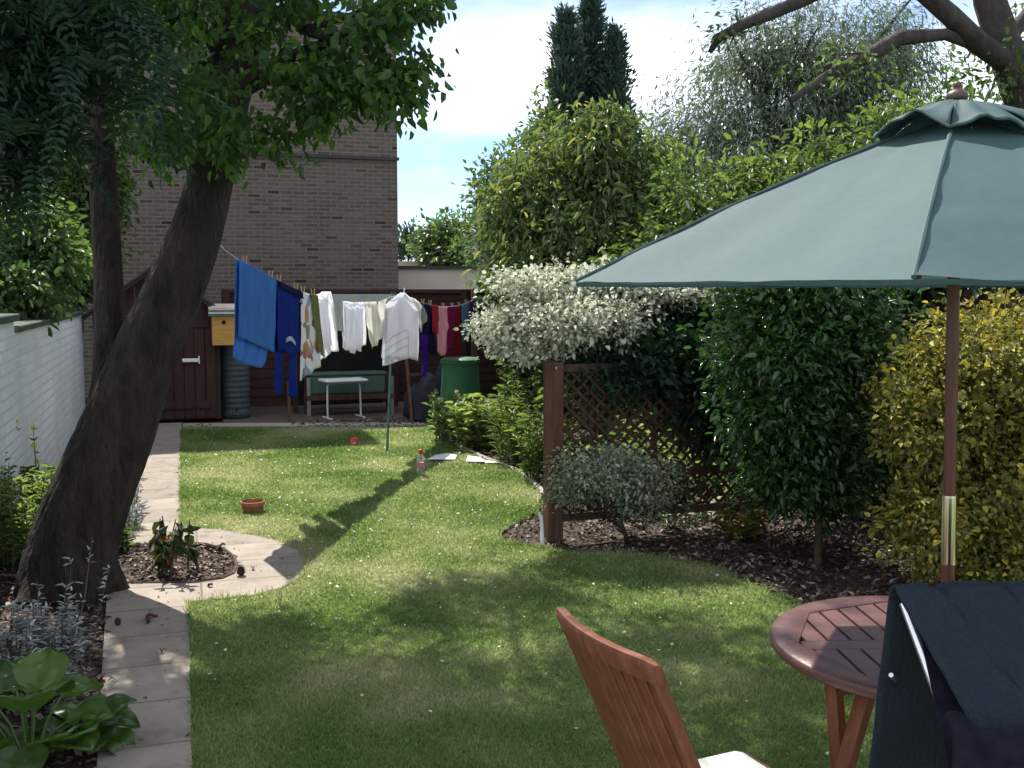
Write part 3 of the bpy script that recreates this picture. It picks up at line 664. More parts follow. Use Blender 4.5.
# trailing dead stem up the trunk's left face
CROWN = [bpx(150, 20, 5.9, 100, 52, .7), bpx(240, 8, 5.6, 75, 42, .6), bpx(298, 6, 5.5, 46, 40, .5), bpx(205, -70, 6.0, 130, 80, .8),
         (PT(60, -150, 6.6), (1.2, 1.2, .8)), (PT(260, -210, 6.6), (1.2, 1.1, .8)), (PT(120, -380, 7.0), (1.3, 1.1, .8)), (PT(230, -480, 7.4), (1.0, .8, .6))]
def q3z(x, d, z): return RT * x + FW * d + Vector((0, 0, z))
SHADE_CROWN = [(q3z(x, d, 4.75 + .1 * math.sin(x * 3 + d * 2)), (.52, .50, .30)) for x, d in ((-3.6, 7.0), (-3.5, 8.0), (-3.0, 6.3), (-2.8, 7.2), (-2.7, 8.2), (-2.1, 6.5), (-2.0, 7.5), (-1.9, 8.4), (-1.3, 6.7), (-1.2, 7.6), (-.5, 6.7), (-.4, 7.6), (.3, 6.9), (.3, 7.7), (-.8, 8.1), (.1, 8.1), (-1.5, 9.0))]  # unseen upper crown above the view, laid out to shade the near lawn
P, out = clump_centres(CROWN, 46, .3)
for p in P:
    st = rnd.choice(tr_pts[8:] + s_pts[5:]); limbs(mb, st, [p], .032, .006, .08)
limbs(mb, tp(262, -40, 6.1), [h[0] for h in SHADE_CROWN], .05, .012, .08)
limbs(mb, tp(228, 100, 5.95), [tp(300, 70, 5.6), tp(350, 90, 5.5), tp(400, 30, 5.4)], .045, .008, .1)
limbs(mb, tp(300, 30, 5.6), [tp(440, 68, 5.45), tp(430, 105, 5.4), tp(445, 5, 5.4)], .018, .004, .05)
mb.build('trunk', 'bark', lt, smooth=True)
P1, o1 = clump_centres(CROWN, 820, .1)
P1b, o1b = clump_centres(SHADE_CROWN, 1080, .05); P1 = np.concatenate([P1, P1b]); o1 = np.concatenate([o1, o1b])
extra = []
for (px, py, d, n_, sx, sy) in ((372, 22, 5.4, 22, 20, 20), (410, 66, 5.4, 9, 18, 5), (400, 96, 5.4, 6, 10, 10), (418, 2, 5.4, 9, 14, 6), (300, 70, 5.5, 26, 34, 18), (345, 85, 5.45, 20, 28, 18), (312, 108, 5.5, 9, 14, 12), (385, 88, 5.4, 14, 14, 26), (230, 135, 5.5, 14, 20, 16), (150, 135, 5.7, 16, 26, 14), (190, 95, 5.4, 14, 40, 26), (276, 140, 5.5, 5, 6, 10)):
    for _ in range(n_): extra.append(PT(px + rnd.gauss(0, sx * .55), py + rnd.gauss(0, sy * .55), d + rnd.uniform(-.3, .3)))
E = np.array([list(v) for v in extra]); PP = np.concatenate([P1, E]); OO = np.concatenate([o1, rdir(len(E))])
foliage('crown', lt, None, 0, 27, .058, .032, 'leaf_crown', cr=.11, droop=.75, outw=.2, ub=.25, centres=(PP, OO), curl=.22)

# nearer dark tree with feathery compound leaves, hanging over the upper left
def pinnate(n, blobs, L=.26):
    P, out = clump_centres(blobs, n, .1)
    Cs, Ds, Ns, Ls = [], [], [], []
    D = rdir(n) + out * .3; D[:, 2] -= .12; D = norm(D)
    U = rdir(n) * .7; U[:, 2] += 1; X = norm(np.cross(D, U)); Nn = np.cross(X, D)
    for k in range(7):
        u = k / 6; pos = P + D * (L * u) - Nn * 0 + np.array([0, 0, -1]) * (.10 * u * u * L / .26)
        for s in (-1, 1):
            Cs.append(pos); Ds.append(X * s + D * .45 + np.array([0, 0, -.15])); Ns.append(Nn); Ls.append(np.full(n, .36 * L * (1 - .35 * abs(u - .45))))
    Cs.append(P + D * L + np.array([0, 0, -.1])); Ds.append(D); Ns.append(Nn); Ls.append(np.full(n, .34 * L))
    v = np.repeat(rs.rand(1, n), len(Cs), 0).ravel() * .6 + rs.rand(n * len(Cs)) * .4
    L_ = np.concatenate(Ls)
    return leaf_arrays(np.concatenate(Cs), np.concatenate(Ds), np.concatenate(Ns), L_, L_ * .33, v, .15, .1)
nb = Vector((-1.75, 3.6, 0))
nt_ = thing('dark_tree', nb, 'shaded tree with dark feathery leaves filling the upper left corner', 'tree')
DB = [bpx(30, 60, 4.3, 75, 95, .5), bpx(0, 150, 4.3, 28, 50, .4), bpx(95, 5, 4.2, 58, 36, .45), bpx(45, 90, 4.3, 26, 30, .3), bpx(20, -80, 4.4, 130, 90, .6), bpx(-90, 110, 4.4, 60, 130, .5)]
mb = MB(); top = PT(-60, 40, 4.6)
mb.tube([nb, nb + Vector((.02, .1, .8)), nb.lerp(top, .6) + Vector((-.05, 0, 0)), top, PT(-20, -160, 4.6)], [.13, .11, .1, .08, .05], 10, nz=.15)
P, _o = clump_centres(DB, 18, .3)
limbs(mb, top, P, .03, .006, .05)
mb.build('trunk', 'bark', nt_, smooth=True)
V, Fq, vv = pinnate(1750, DB, .165)
P2, o2 = clump_centres([bpx(165, 75, 4.3, 42, 22, .2), bpx(175, 100, 4.2, 20, 12, .15), bpx(120, 150, 4.3, 26, 24, .2)], 26, .1)
V2, F2, v2 = pinnate(20, [bpx(165, 88, 4.3, 30, 20, .2)], .2)
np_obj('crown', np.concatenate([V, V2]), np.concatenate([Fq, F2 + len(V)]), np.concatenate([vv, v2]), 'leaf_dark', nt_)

# shrubs beyond the white wall
tree('evergreen_shrub', 'glossy green shrub leaning over the white wall behind the tree stem', 'shrub', GD(28, 9.6), [bpx(30, 255, 9.5, 36, 45, .5), bpx(5, 290, 9.0, 40, 26, .5)], 300, 26, .085, .04, 'leaf_mid', .05, ntarg=12, cr=.16, lo=.2)
tree('broad_tree', 'tall leafy tree behind the wall at the far left, seen through nearer leaves', 'tree', GD(-60, 17), [bpx(0, 150, 17, 85, 120, 1.2), bpx(30, 60, 17, 80, 80, 1.2), bpx(-60, 230, 16, 90, 70, 1)], 700, 24, .18, .09, 'leaf_mid', .14, ntarg=12, cr=.26, lo=.2)

tree('evergreen_shrub', 'taller green shrub in the corner between the white wall and the shed', 'shrub', GD(62, 12.8), [bpx(80, 235, 12.6, 26, 42, .5), bpx(92, 185, 12.8, 24, 40, .5), bpx(60, 270, 12.6, 30, 30, .5)], 420, 26, .10, .045, 'leaf_mid', .05, ntarg=12, cr=.16, lo=.2)
# --- trees behind the garden, left to right -----------------------------
def spire(name, label, px, ytop, ybot, wpx, d, n, cat='tree', mat='leaf_conifer', L=.28, group=None):
    r = thing(name, GD(px, d), label, cat, group); t = PT(px, ytop, d); b = PT(px, ybot, d); b.z = max(b.z, .3)
    mb = MB(); mb.tube([GD(px, d), Vector((t.x, t.y, t.z - .2))], [wpx * d / F_PX * .12 + .03, .02], 7); mb.build('trunk', 'bark', r, smooth=True)
    u = rs.rand(n) ** .8; z = t.z - (t.z - b.z) * u; R = wpx * d / F_PX * np.clip(np.minimum(u * 3.2, 1.0) ** .8, .06, 1) * np.repeat(.75 + .5 * rs.rand(1), n)
    ph = rs.rand(n) * 6.283; rr = R * (.35 + .65 * rs.rand(n)) * (1 + .22 * np.sin(z * 5 + ph * 2) + .30 * np.sin(z * 2.1 + ph * 3 + px))
    C = np.stack([t.x + rr * np.cos(ph), t.y + rr * np.sin(ph), z], 1)
    out = np.stack([np.cos(ph), np.sin(ph), .9 + 0 * ph], 1)
    foliage('crown', r, None, 0, 14, L, L * .32, mat, cr=.11 * d / 20, droop=-.5, outw=.7, ub=.2, centres=(C, norm(out)), shape='diamond')
    return r
spire('conifer', 'left spire of the three dark conifers against the sky', 566, 12, 200, 12, 26, 800, L=.17)
spire('conifer', 'tallest middle spire of the three dark conifers', 590, -6, 200, 12.5, 26.6, 900, L=.17)
spire('conifer', 'right shorter spire of the three dark conifers', 615, 30, 200, 11, 26, 700, L=.17)
spire('conifer', 'small dark conifer just right of the brick building above the garage', 408, 229, 262, 9, 30, 50, L=.22)
tree('round_tree', 'rounded dark green tree above the pale garage roof', 'tree', GD(452, 27), [bpx(452, 248, 27, 32, 26, .9), bpx(478, 258, 26, 22, 24, .8)], 300, 28, .15, .09, 'leaf_mid', .15, cr=.28, lo=.3, shape='diamond')
tree('dark_hedge_tree', 'sloping dark tree to the left of the conifers', 'tree', GD(505, 24), [bpx(502, 205, 24, 26, 38, .8), bpx(538, 178, 24, 26, 40, .8), bpx(548, 140, 25, 12, 34, .5), bpx(510, 250, 23, 40, 40, .9)], 520, 26, .15, .08, 'leaf_mid', .16, cr=.28, lo=.3, shape='diamond')
tree('bushy_tree', 'grey-green bushy tree left of the tall yellow-green tree', 'tree', GD(505, 15), [bpx(518, 235, 15, 28, 46, .6), bpx(534, 200, 15, 26, 32, .5), bpx(522, 290, 14.6, 22, 36, .5)], 420, 26, .11, .04, 'leaf_willow', .09, cr=.2, lo=.2)
tree('willow', 'large silvery grey willow spreading against the sky behind the parasol', 'tree', GD(800, 19), [bpx(815, 60, 19, 95, 62, 1.4), bpx(725, 130, 19, 75, 58, 1.2), bpx(850, 120, 19, 100, 60, 1.3), bpx(665, 155, 19.5, 38, 55, .8), bpx(760, 60, 19.3, 58, 48, 1.0), bpx(890, 60, 19, 48, 60, 1.0), bpx(760, 190, 19, 130, 60, 1.2)], 1900, 36, .13, .026, 'leaf_willow', .22, ntarg=40, cr=.32, lo=.1, droop=.9, shape='diamond')
tree('cherry_tree', 'tall tree with long drooping yellow-green leaves between conifers and parasol', 'tree', GD(600, 11.5), [bpx(572, 122, 11.5, 9, 18, .15), bpx(545, 150, 11.4, 11, 18, .15), bpx(622, 130, 11.5, 10, 22, .15), bpx(655, 158, 11.4, 12, 22, .2), bpx(520, 180, 11.4, 12, 24, .2), bpx(600, 225, 11.5, 48, 50, .7), bpx(548, 208, 11.5, 30, 44, .5), bpx(596, 160, 11.5, 34, 34, .5), bpx(648, 198, 11.4, 26, 34, .5), bpx(600, 118, 11.5, 12, 16, .2), bpx(500, 215, 11.5, 12, 30, .2), bpx(560, 260, 11.3, 62, 50, .7), bpx(640, 260, 11, 60, 40, .6)], 900, 24, .115, .034, 'leaf_cherry', .08, ntarg=30, cr=.17, droop=.55, lo=.1, outw=.3, curl=.25)
tree('laurel_tree', 'broad bright green tree directly behind the parasol canopy', 'tree', GD(760, 10.5), [bpx(700, 236, 10.5, 58, 50, .7), bpx(770, 216, 10.5, 76, 42, .7), bpx(850, 196, 10.5, 72, 40, .7), bpx(738, 172, 10.5, 16, 18, .2), bpx(812, 150, 10.5, 14, 20, .2), bpx(872, 140, 10.4, 18, 16, .25), bpx(690, 178, 10.6, 18, 16, .25), bpx(775, 172, 10.4, 26, 10, .25), bpx(690, 270, 10.3, 80, 40, .7), bpx(930, 180, 10.5, 70, 70, .7), bpx(820, 260, 10.3, 130, 60, .8)], 1100, 28, .095, .04, 'leaf_bright', .09, ntarg=20, cr=.18, lo=.2)
# overhanging tree at the upper right
at = thing('ash_tree', GD(1110, 6.4), 'bare limbed tree leaning in at the upper right above the parasol', 'tree')
mb = MB()
mb.tube([GD(1110, 6.4), PT(1100, 350, 6.4), PT(1060, 200, 6.3), PT(1030, 115, 6.2), PT(1008, 60, 6.1), PT(990, 0, 6.1), PT(982, -60, 6.1)], [.20, .17, .14, .115, .10, .085, .07], 12, nz=.12)
mb.tube([PT(1005, 62, 6.1), PT(975, 40, 5.9), PT(950, 15, 5.8), PT(915, -15, 5.7), PT(860, -50, 5.6)], [.07, .062, .055, .05, .04], 9, nz=.15)
mb.tube([PT(985, 50, 6.0), PT(945, 34, 5.8), PT(900, 38, 5.7), PT(868, 56, 5.6), PT(838, 70, 5.5), PT(815, 84, 5.45), PT(790, 100, 5.4)], [.03, .034, .04, .036, .032, .024, .014], 9, nz=.25, nsc=8)
mb.tube([PT(915, -15, 5.7), PT(850, -22, 5.6), PT(800, 2, 5.5), PT(765, 16, 5.45), PT(740, 26, 5.4), PT(718, 38, 5.4), PT(710, 52, 5.4)], [.04, .04, .036, .034, .028, .022, .012], 9, nz=.25, nsc=8)
mb.tube([PT(1008, 40, 6.1), PT(1030, 10, 6.2), PT(1060, -20, 6.3)], [.045, .035, .03], 8, nz=.15)
tips = [PT(870, 80, 5.5), PT(845, 55, 5.4), PT(800, 75, 5.4), PT(735, 15, 5.4), PT(730, 45, 5.4), PT(1015, 60, 6), PT(985, 105, 6)]
limbs(mb, PT(868, 56, 5.6), tips[:3], .01, .003); limbs(mb, PT(740, 26, 5.4), tips[3:5], .01, .003); limbs(mb, PT(1000, 60, 6.1), tips[5:], .012, .003)
mb.build('trunk', 'bark_grey', at, smooth=True)
foliage('crown', at, [bpx(860, 60, 5.5, 48, 14, .2), bpx(815, 78, 5.4, 26, 16, .15), bpx(728, 30, 5.4, 20, 16, .15), bpx(1010, 75, 6, 30, 34, .3), bpx(965, 80, 6.3, 30, 30, .3), bpx(960, -60, 6, 90, 30, .4), bpx(1040, 60, 6.3, 30, 60, .4)], 130, 13, .045, .02, 'leaf_mid', cr=.09, lo=.1)

# --- borders on the right ------------------------------------------------
# variegated shrub on top of the trellis post
VB = [bpx(514, 328, 7.1, 34, 16, .3), bpx(562, 322, 7.0, 46, 21, .36), bpx(610, 320, 7.0, 38, 19, .32), bpx(546, 284, 7.2, 42, 10, .3), bpx(602, 282, 7.2, 34, 9, .25), bpx(655, 290, 7.2, 44, 11, .25), bpx(705, 290, 7.3, 34, 13, .25), bpx(540, 345, 7.0, 40, 12, .25)]
tree('variegated_shrub', 'cream and green variegated shrub spilling over the top of the trellis post', 'shrub', GD(600, 7.5), VB, 760, 30, .036, .022, 'leaf_varieg', .035, 'stem', ntarg=16, cr=.085, lo=.2, trunk_top=PT(590, 320, 7.2))
tree('variegated_shrub', 'small grey-cream variegated shrub growing low in front of the trellis', 'shrub', GR(628, 540), [bpx(600, 470, 6.5, 46, 20, .22), bpx(640, 478, 6.5, 40, 18, .2), bpx(575, 490, 6.5, 26, 14, .15), bpx(640, 500, 6.55, 24, 14, .15)], 330, 24, .026, .015, 'leaf_varieg_dull', .016, 'stem', ntarg=16, cr=.07, lo=.1, trunk_top=PT(622, 500, 6.55))
tree('climber', 'dark leafy climber smothering the upper half of the trellis', 'climber', GD(660, 7.5), [bpx(625, 368, 6.9, 62, 24, .10), bpx(690, 375, 7.0, 50, 36, .12), bpx(640, 350, 7.3, 80, 45, .2), bpx(715, 420, 7.1, 26, 36, .12), bpx(650, 310, 7.5, 80, 30, .25)], 560, 26, .06, .036, 'leaf_dark', .03, 'stem', ntarg=12, cr=.13, lo=.1)
tree('glossy_bush', 'tall dark glossy bush on thin stems between the trellis and the golden shrub', 'bush', GR(818, 566), [bpx(792, 350, 6.2, 62, 66, .45), bpx(778, 410, 6.1, 42, 52, .35), bpx(818, 430, 6.2, 46, 50, .4), bpx(848, 335, 6.3, 48, 50, .4), bpx(785, 475, 6.1, 34, 28, .3), bpx(832, 480, 6.2, 26, 26, .3), bpx(800, 280, 6.3, 80, 34, .45)], 1300, 26, .055, .024, 'leaf_gloss', .022, 'stem', ntarg=22, cr=.12, lo=.25, trunk_top=PT(805, 400, 6.2))
tree('golden_shrub', 'golden yellow-leaved shrub behind the parasol pole', 'shrub', GD(960, 5.6), [bpx(960, 360, 5.3, 48, 45, .42), bpx(1005, 380, 5.3, 55, 70, .42), bpx(932, 430, 5.2, 40, 42, .35), bpx(985, 480, 5.2, 55, 50, .4), bpx(930, 520, 5.1, 38, 46, .3), bpx(1010, 545, 5.1, 55, 46, .35), bpx(1060, 400, 5.4, 45, 90, .4), bpx(905, 395, 5.25, 20, 28, .2)], 1500, 26, .034, .021, 'leaf_gold', .04, 'stem', ntarg=14, cr=.075, lo=.35, trunk_top=PT(965, 430, 5.3), rare=.14)
tree('privet_hedge', 'dark hedge filling the gap behind the glossy bush and the golden shrub', 'hedge', GD(900, 8), [bpx(880, 380, 8, 95, 120, .5), bpx(980, 380, 7.6, 140, 140, .5), bpx(900, 300, 7.8, 160, 60, .5)], 620, 22, .09, .05, 'leaf_dark', .05, 'stem', ntarg=10, cr=.17, lo=.1)
tree('laurel_bush', 'mid green bush seen through the lattice of the trellis', 'bush', GD(655, 9.6), [bpx(640, 440, 9.6, 70, 50, .4), bpx(720, 450, 9.4, 60, 50, .4), bpx(600, 380, 9.7, 50, 30, .3)], 160, 22, .08, .045, 'leaf_bright', .035, 'stem', cr=.15, lo=.2)

def perennial(name, label, cat, base, n, h, spread, Lf, Wf, mat, flower=None, per=16, seed=0, group=None, up=.8, fl_n=8, fl_s=.03, stem='green_stem', lean=.25, crown='foliage'):
    r = thing(name, (base[0], base[1], 0), label, cat, group); mb = MB(); Cs = []; Ds = []; FC = []
    few = n <= 8
    for i in range(n):
        a = rnd.uniform(0, 6.283); q = spread * math.sqrt(rnd.random()); b = Vector((base[0] + q * math.cos(a), base[1] + q * math.sin(a), -.01))
        H = h * rnd.uniform(.55, 1.05); t = b + Vector((math.cos(a) * lean * H * rnd.random(), math.sin(a) * lean * H * rnd.random(), H))
        mb.tube([b, b.lerp(t, .5) + Vector((rnd.uniform(-.02, .02), rnd.uniform(-.02, .02), 0)), t], [.005, .004, .002], 4)
        if few: mb.build('stem', stem, r); mb = MB()
        for k in range(per):
            u = rnd.uniform(.12, 1); Cs.append(b.lerp(t, u)); w = rnd.uniform(0, 6.283); Ds.append(Vector((math.cos(w), math.sin(w), up * rnd.uniform(.1, 1.2))))
        FC.append(t)
    if not few: mb.build('stem', stem, r)
    C = np.array([list(c) for c in Cs]); D = np.array([list(c) for c in Ds]); N = rdir(len(C)) * .5; N[:, 2] += 1
    l = Lf * (.5 + .7 * rs.rand(len(C)))
    V, Fq, v2 = leaf_arrays(C, D, N, l, l * Wf / Lf, rs.rand(len(C)), .25, .25); np_obj(crown, V, Fq, v2, mat, r)
    if flower:
        for t in FC[:: max(1, len(FC) // fl_n)]:
            C = np.repeat(np.array([list(t)]), 12, 0) + rs.normal(size=(12, 3)) * fl_s * .25; l = fl_s * (.6 + .5 * rs.rand(12))
            V, Fq, v2 = diamond_arrays(C, rdir(12), rdir(12), l, l * .8, rs.rand(12)); np_obj('flower_head', V, Fq, v2, flower, r)
    return r
# far right border (behind the kerb)
perennial('perennial', 'leafy clump with small white heads nearest the green bin', 'plant', GD(452, 11.3), 30, .5, .22, .12, .035, 'leaf_sunlit', 'flower_white')
perennial('perennial', 'bright yellow-green leafy clump at the middle of the far right border', 'plant', GD(480, 10.8), 44, .52, .26, .14, .04, 'leaf_sunlit', 'flower_white', per=20)
perennial('perennial', 'tall feathery green plant left of the trellis post', 'plant', GD(528, 9.9), 60, .62, .30, .11, .014, 'leaf_bright', per=36)
perennial('perennial', 'tall upright plant reaching up towards the variegated shrub', 'plant', GD(523, 10.7), 26, .98, .22, .13, .03, 'leaf_bright', per=24)
perennial('perennial', 'fresh green plant close against the trellis post', 'plant', GD(545, 9.0), 30, .58, .16, .10, .02, 'leaf_bright', per=26)
perennial('perennial', 'pale leafed plant beside the post foot under the low variegated shrub', 'plant', GD(690, 7.2), 8, .20, .25, .06, .03, 'leaf_varieg_dull', per=26)
perennial('perennial', 'yellow-green tuft at the foot of the glossy bush', 'plant', GD(748, 6.9), 26, .20, .16, .06, .03, 'leaf_gold', per=12)
tree('shade_shrub', 'dark shrub in the shade behind the tall perennials', 'shrub', GD(545, 11.5), [bpx(545, 350, 11.5, 30, 60, .4), bpx(515, 300, 11.8, 20, 26, .3)], 240, 22, .09, .045, 'leaf_dark', .03, 'stem', cr=.16, lo=.2)
# left border
perennial('perennial', 'lush green feathery plant against the white wall', 'plant', GR(12, 560), 90, .56, .30, .07, .016, 'leaf_sunlit', per=30)
perennial('perennial', 'low green plant at the foot of the leaning tree by the wall', 'plant', GR(55, 520), 60, .40, .26, .08, .022, 'leaf_mid', per=26)
perennial('yellow_flower', 'spindly plant with yellow flowers in front of the white wall', 'flower', GR(15, 530), 6, 1.02, .12, .07, .018, 'leaf_mid', 'flower_yellow', per=7, fl_n=6, fl_s=.034)
perennial('yellow_flower', 'shorter plant with two yellow flowers near the leaning trunk', 'flower', GR(50, 510), 4, .62, .14, .06, .018, 'leaf_mid', 'flower_yellow', per=6, fl_n=4, fl_s=.03)
perennial('edging_plant', 'grey-green edging plant with mauve flowers along the far path', 'plant', Vector((-.48, 8.3, 0)), 46, .20, .18, .05, .012, 'leaf_silver', 'flower_mauve', per=14)
perennial('edging_plant', 'blue-grey spiky edging plant beside the middle of the path', 'plant', Vector((-.45, 7.5, 0)), 60, .20, .20, .07, .010, 'leaf_silver', per=16)
perennial('edging_plant', 'green edging plant between the tree and the small bark bed', 'plant', Vector((-.47, 6.95, 0)), 50, .19, .16, .07, .016, 'leaf_mid', per=16)
perennial('edging_plant', 'purple flowered low plant at the far end of the left border', 'plant', Vector((-.55, 9.6, 0)), 40, .26, .24, .06, .018, 'leaf_mid', 'flower_mauve', per=14)
# silver dusty plants in the foreground
perennial('silver_plant', 'silver-grey woolly plant at the left edge of the border', 'plant', GR(20, 695), 60, .34, .20, .045, .011, 'leaf_silver', per=46, stem='stem')
perennial('silver_plant', 'leggy silver plant with tall bare stems before the trunk', 'plant', GR(62, 665), 8, .50, .12, .04, .009, 'leaf_silver', per=26, stem='stem', lean=.6)
perennial('silver_plant', 'small silver cushion plant above the broad green leaves', 'plant', GR(48, 712), 30, .20, .08, .04, .009, 'leaf_silver', per=36, stem='stem')
# bergenia: broad round leaves
def broad(label, base, n, R, Hh, mat, sz):
    r = thing('broad_leaved_plant', (base[0], base[1], 0), label, 'plant')
    for i in range(n):
        a = 6.283 * i / n + rnd.uniform(-.3, .3); q = R * rnd.uniform(.35, 1); H = Hh * rnd.uniform(.5, 1.1) * (1.2 - q / R * .5); L = sz * rnd.uniform(.75, 1.15)
        b = Vector((base[0], base[1], 0)); c = b + Vector((math.cos(a) * q, math.sin(a) * q, H)); o = Vector((math.cos(a), math.sin(a), 0))
        s = Vector((-o.y, o.x, 0)); tilt = rnd.uniform(-.5, .9); dv = (o * math.cos(tilt) + Vector((0, 0, 1)) * math.sin(tilt)).normalized(); nv = dv.cross(s) * -1
        if nv.z < 0: nv = -nv
        mb = MB(); mb.tube([b + o * .01, b.lerp(c, .6) + Vector((0, 0, .03)), c], [.006, .005, .004], 5)
        ph = rnd.uniform(0, 6)
        def fn(u, v, c=c, dv=dv, s=s, nv=nv, L=L, ph=ph):
            x = (u - .5) * 2; w = L * .56 * math.sqrt(max(0, 1 - (2 * v - .95) ** 2 * .98)); 
            return c + dv * (L * v) + s * (x * w) + nv * (abs(x) ** 1.5 * w * .25 - L * .28 * v * v + .008 * math.sin(x * 6 + ph) + .006 * math.sin(v * 11 + ph))
        lf = MB(); lf.grid(fn, 8, 8)
        st = mb.build('stalk', 'green_stem', r, smooth=True)
        o_ = lf.build('leaf', mat, r, smooth=True)
        at_ = o_.data.attributes.new('var', 'FLOAT', 'FACE'); at_.data.foreach_set('value', [rnd.random()] * len(o_.data.polygons))
broad('broad rounded green leaves of a plant in the bottom left corner', GR(30, 770), 24, .21, .25, 'leaf_big', .165)
broad('low broad leaved plant spreading onto the near path edge', GR(78, 745), 9, .13, .07, 'leaf_big', .15)
# wilting plant in the small bed
wb = GR(172, 574)
wp = thing('wilting_plant', wb, 'small drooping dark plant with orange leaves in the round bark bed', 'plant'); mb = MB(); C = []
for i in range(13):
    a = rnd.uniform(0, 6.28); q = rnd.uniform(.02, .17); H = rnd.uniform(.14, .34); b = wb + Vector((rnd.gauss(-.02, .09), rnd.gauss(0, .05), 0)); t = b + Vector((math.cos(a) * q, math.sin(a) * q, H))
    mb.tube([b, b.lerp(t, .55) + Vector((0, 0, .02)), t], [.007, .006, .003], 5)
    for k in range(12): C.append(list(b.lerp(t, rnd.uniform(.45, 1))))
mb.build('stem', 'stem', wp); C = np.array(C); D = rdir(len(C)); D[:, 2] -= .9; N = rdir(len(C)); l = .075 * (.6 + .6 * rs.rand(len(C)))
V, Fq, vv = leaf_arrays(C, D, N, l, l * .5, np.where(rs.rand(len(C)) < .07, 1.0, .7 * rs.rand(len(C))), .3, .3); np_obj('foliage', V, Fq, vv, 'leaf_wilt', wp)

for px_, d_, h_, lab in ((605, 7.9, .5, 'sunlit low plant seen through the left of the lattice'), (660, 8.1, .6, 'sunlit plant seen through the middle of the lattice'), (720, 7.9, .5, 'sunlit plant seen through the right end of the lattice')):
    perennial('perennial', lab, 'plant', GD(px_, d_), 64, h_, .34, .09, .03, 'leaf_sunlit', per=18)
# ---------------------------------------------------------------- washing line
NL = (RT * 1.0 - FW * 0.172).normalized(); LD = (RT * .172 + FW).normalized()
def dl(px): return 3.046 / (.172 - (px - 512) / F_PX * .996)
LY = [(226, 251), (237.7, 259), (275, 279.6), (301, 292), (330, 299), (353, 302.5), (380, 301.5), (393, 296), (404, 296), (422, 303), (443, 307), (458, 306), (474, 300)]
def interp(tab, x):
    if x <= tab[0][0]: return tab[0][1]
    for (a, b), (c, d) in zip(tab, tab[1:]):
        if x <= c: return b + (d - b) * (x - a) / (c - a)
    return tab[-1][1]
def ly(px): return interp(LY, px)
mb = MB(); xs = [226 + 248 * i / 60 for i in range(61)]
mb.tube([PT(x, ly(x), dl(x)) for x in xs], .0035, 5)
ln = tag(mb.build('washing_line', 'rope'), 'thin pale washing line sagging from the leaning tree to the far corner', 'washing line')
mb = MB(); mb.tube([PT(226, 251, dl(226)), PT(221, 246, 6.3), PT(214, 238, 5.9)], .0035, 5); mb.build('tie', 'rope', ln)
e0 = PT(474, 300, dl(474)); mb = MB(); mb.box((e0.x, e0.y, .82), (.07, .07, 1.66), bev=.008)
tag(mb.build('line_post', 'post_wood'), 'brown timber post holding the far end of the washing line', 'post')
mb = MB(); pb = GR(387, 453); pt_ = PT(402.5, 297, dl(402)) - NL * .10; mb.tube([pb, pb.lerp(pt_, .5), pt_], [.013, .012, .010], 8)
mb.tube([pt_, pt_ + Vector((.02, 0, .05))], .006, 5); mb.tube([pt_, pt_ + Vector((-.02, 0, .05))], .006, 5)
tag(mb.build('line_prop', 'green_metal'), 'slanting green metal prop pushing up the washing line', 'prop')

def sheetfn(pxL, pxR, top, bot, amp, k, ph, off, vpow=.7):
    """pxL, pxR: tables v -> px; top, bot: tables u -> py"""
    def fn(u, v):
        px = interp(pxL, v) * (1 - u) + interp(pxR, v) * u
        t = top(px) if callable(top) else interp(top, u); b = interp(bot, u)
        py = t + (b - t) * v
        d = dl(px); o = off + amp * (v ** vpow) * (math.sin(6.283 * (u * k + ph)) + .5 * math.sin(6.283 * (u * k * 2.3 + ph * 2 + v * .6))) + amp * .8 * mnoise.noise(Vector((u * 4, v * 3, ph * 9)))
        return PT(px, py, d) + NL * o
    return fn
def cloth(name, label, cat, mat, layers, group='laundry pegged along the washing line', solid=.003):
    mb = MB(); mats = mat if isinstance(mat, list) else [mat]
    for q in layers:
        fn = sheetfn(*q[:8]); mb.grid(fn, q[8] if len(q) > 8 else 26, q[9] if len(q) > 9 else 26, q[10] if len(q) > 10 else 0)
    return tag(mb.build(name, mats, smooth=True, solid=solid), label, cat, group)
def pegs(pxs, what):
    for x in pxs:
        side = '' if len(pxs) == 1 else ('left ' if x == pxs[0] else 'right ')
        p = PT(x, ly(x), dl(x)); r = thing('clothes_peg', p, side + 'wooden peg holding ' + what, 'clothes peg', 'clothes pegs on the washing line')
        for s in (-1, 1):
            mb = MB(); M = Matrix.Rotation(s * .12, 3, LD); mb.box(p + NL * (s * .010) + Vector((0, 0, .012)), (.008, .012, .075), M=M, bev=.002); mb.build('peg_arm', 'peg_wood', r)
C_ = lambda x: [(0, x), (1, x)]
cloth('bath_towel', 'large bright blue towel at the near end of the washing line', 'towel', 'towel_blue', [
    ([(0, 237.5), (1, 236.2)], [(0, 275), (.6, 273.5), (1, 271.5)], ly, [(0, 337), (.3, 341), (1, 352)], .007, 5, .1, .012, 40, 36),
    ([(0, 237.5), (.8, 235), (1, 234)], [(0, 275), (.6, 270), (.93, 266), (1, 262)], ly, [(0, 357), (.35, 364), (1, 368)], .008, 3, .4, -.012, 40, 36)])
pegs([245, 271], 'the large bright blue towel')
ov = thing('blue_overalls', PT(287, 288, dl(287)), 'royal blue garment with dangling legs and a white crescent patch', 'overalls', 'laundry pegged along the washing line')
mb = MB()
mb.grid(sheetfn([(0, 274.5), (.3, 275.5), (1, 275)], [(0, 300), (.12, 299.5), (.22, 297), (1, 297)], ly, [(0, 352), (.3, 350), (.6, 356), (1, 352)], .010, 3, .3, .012), 26, 26)
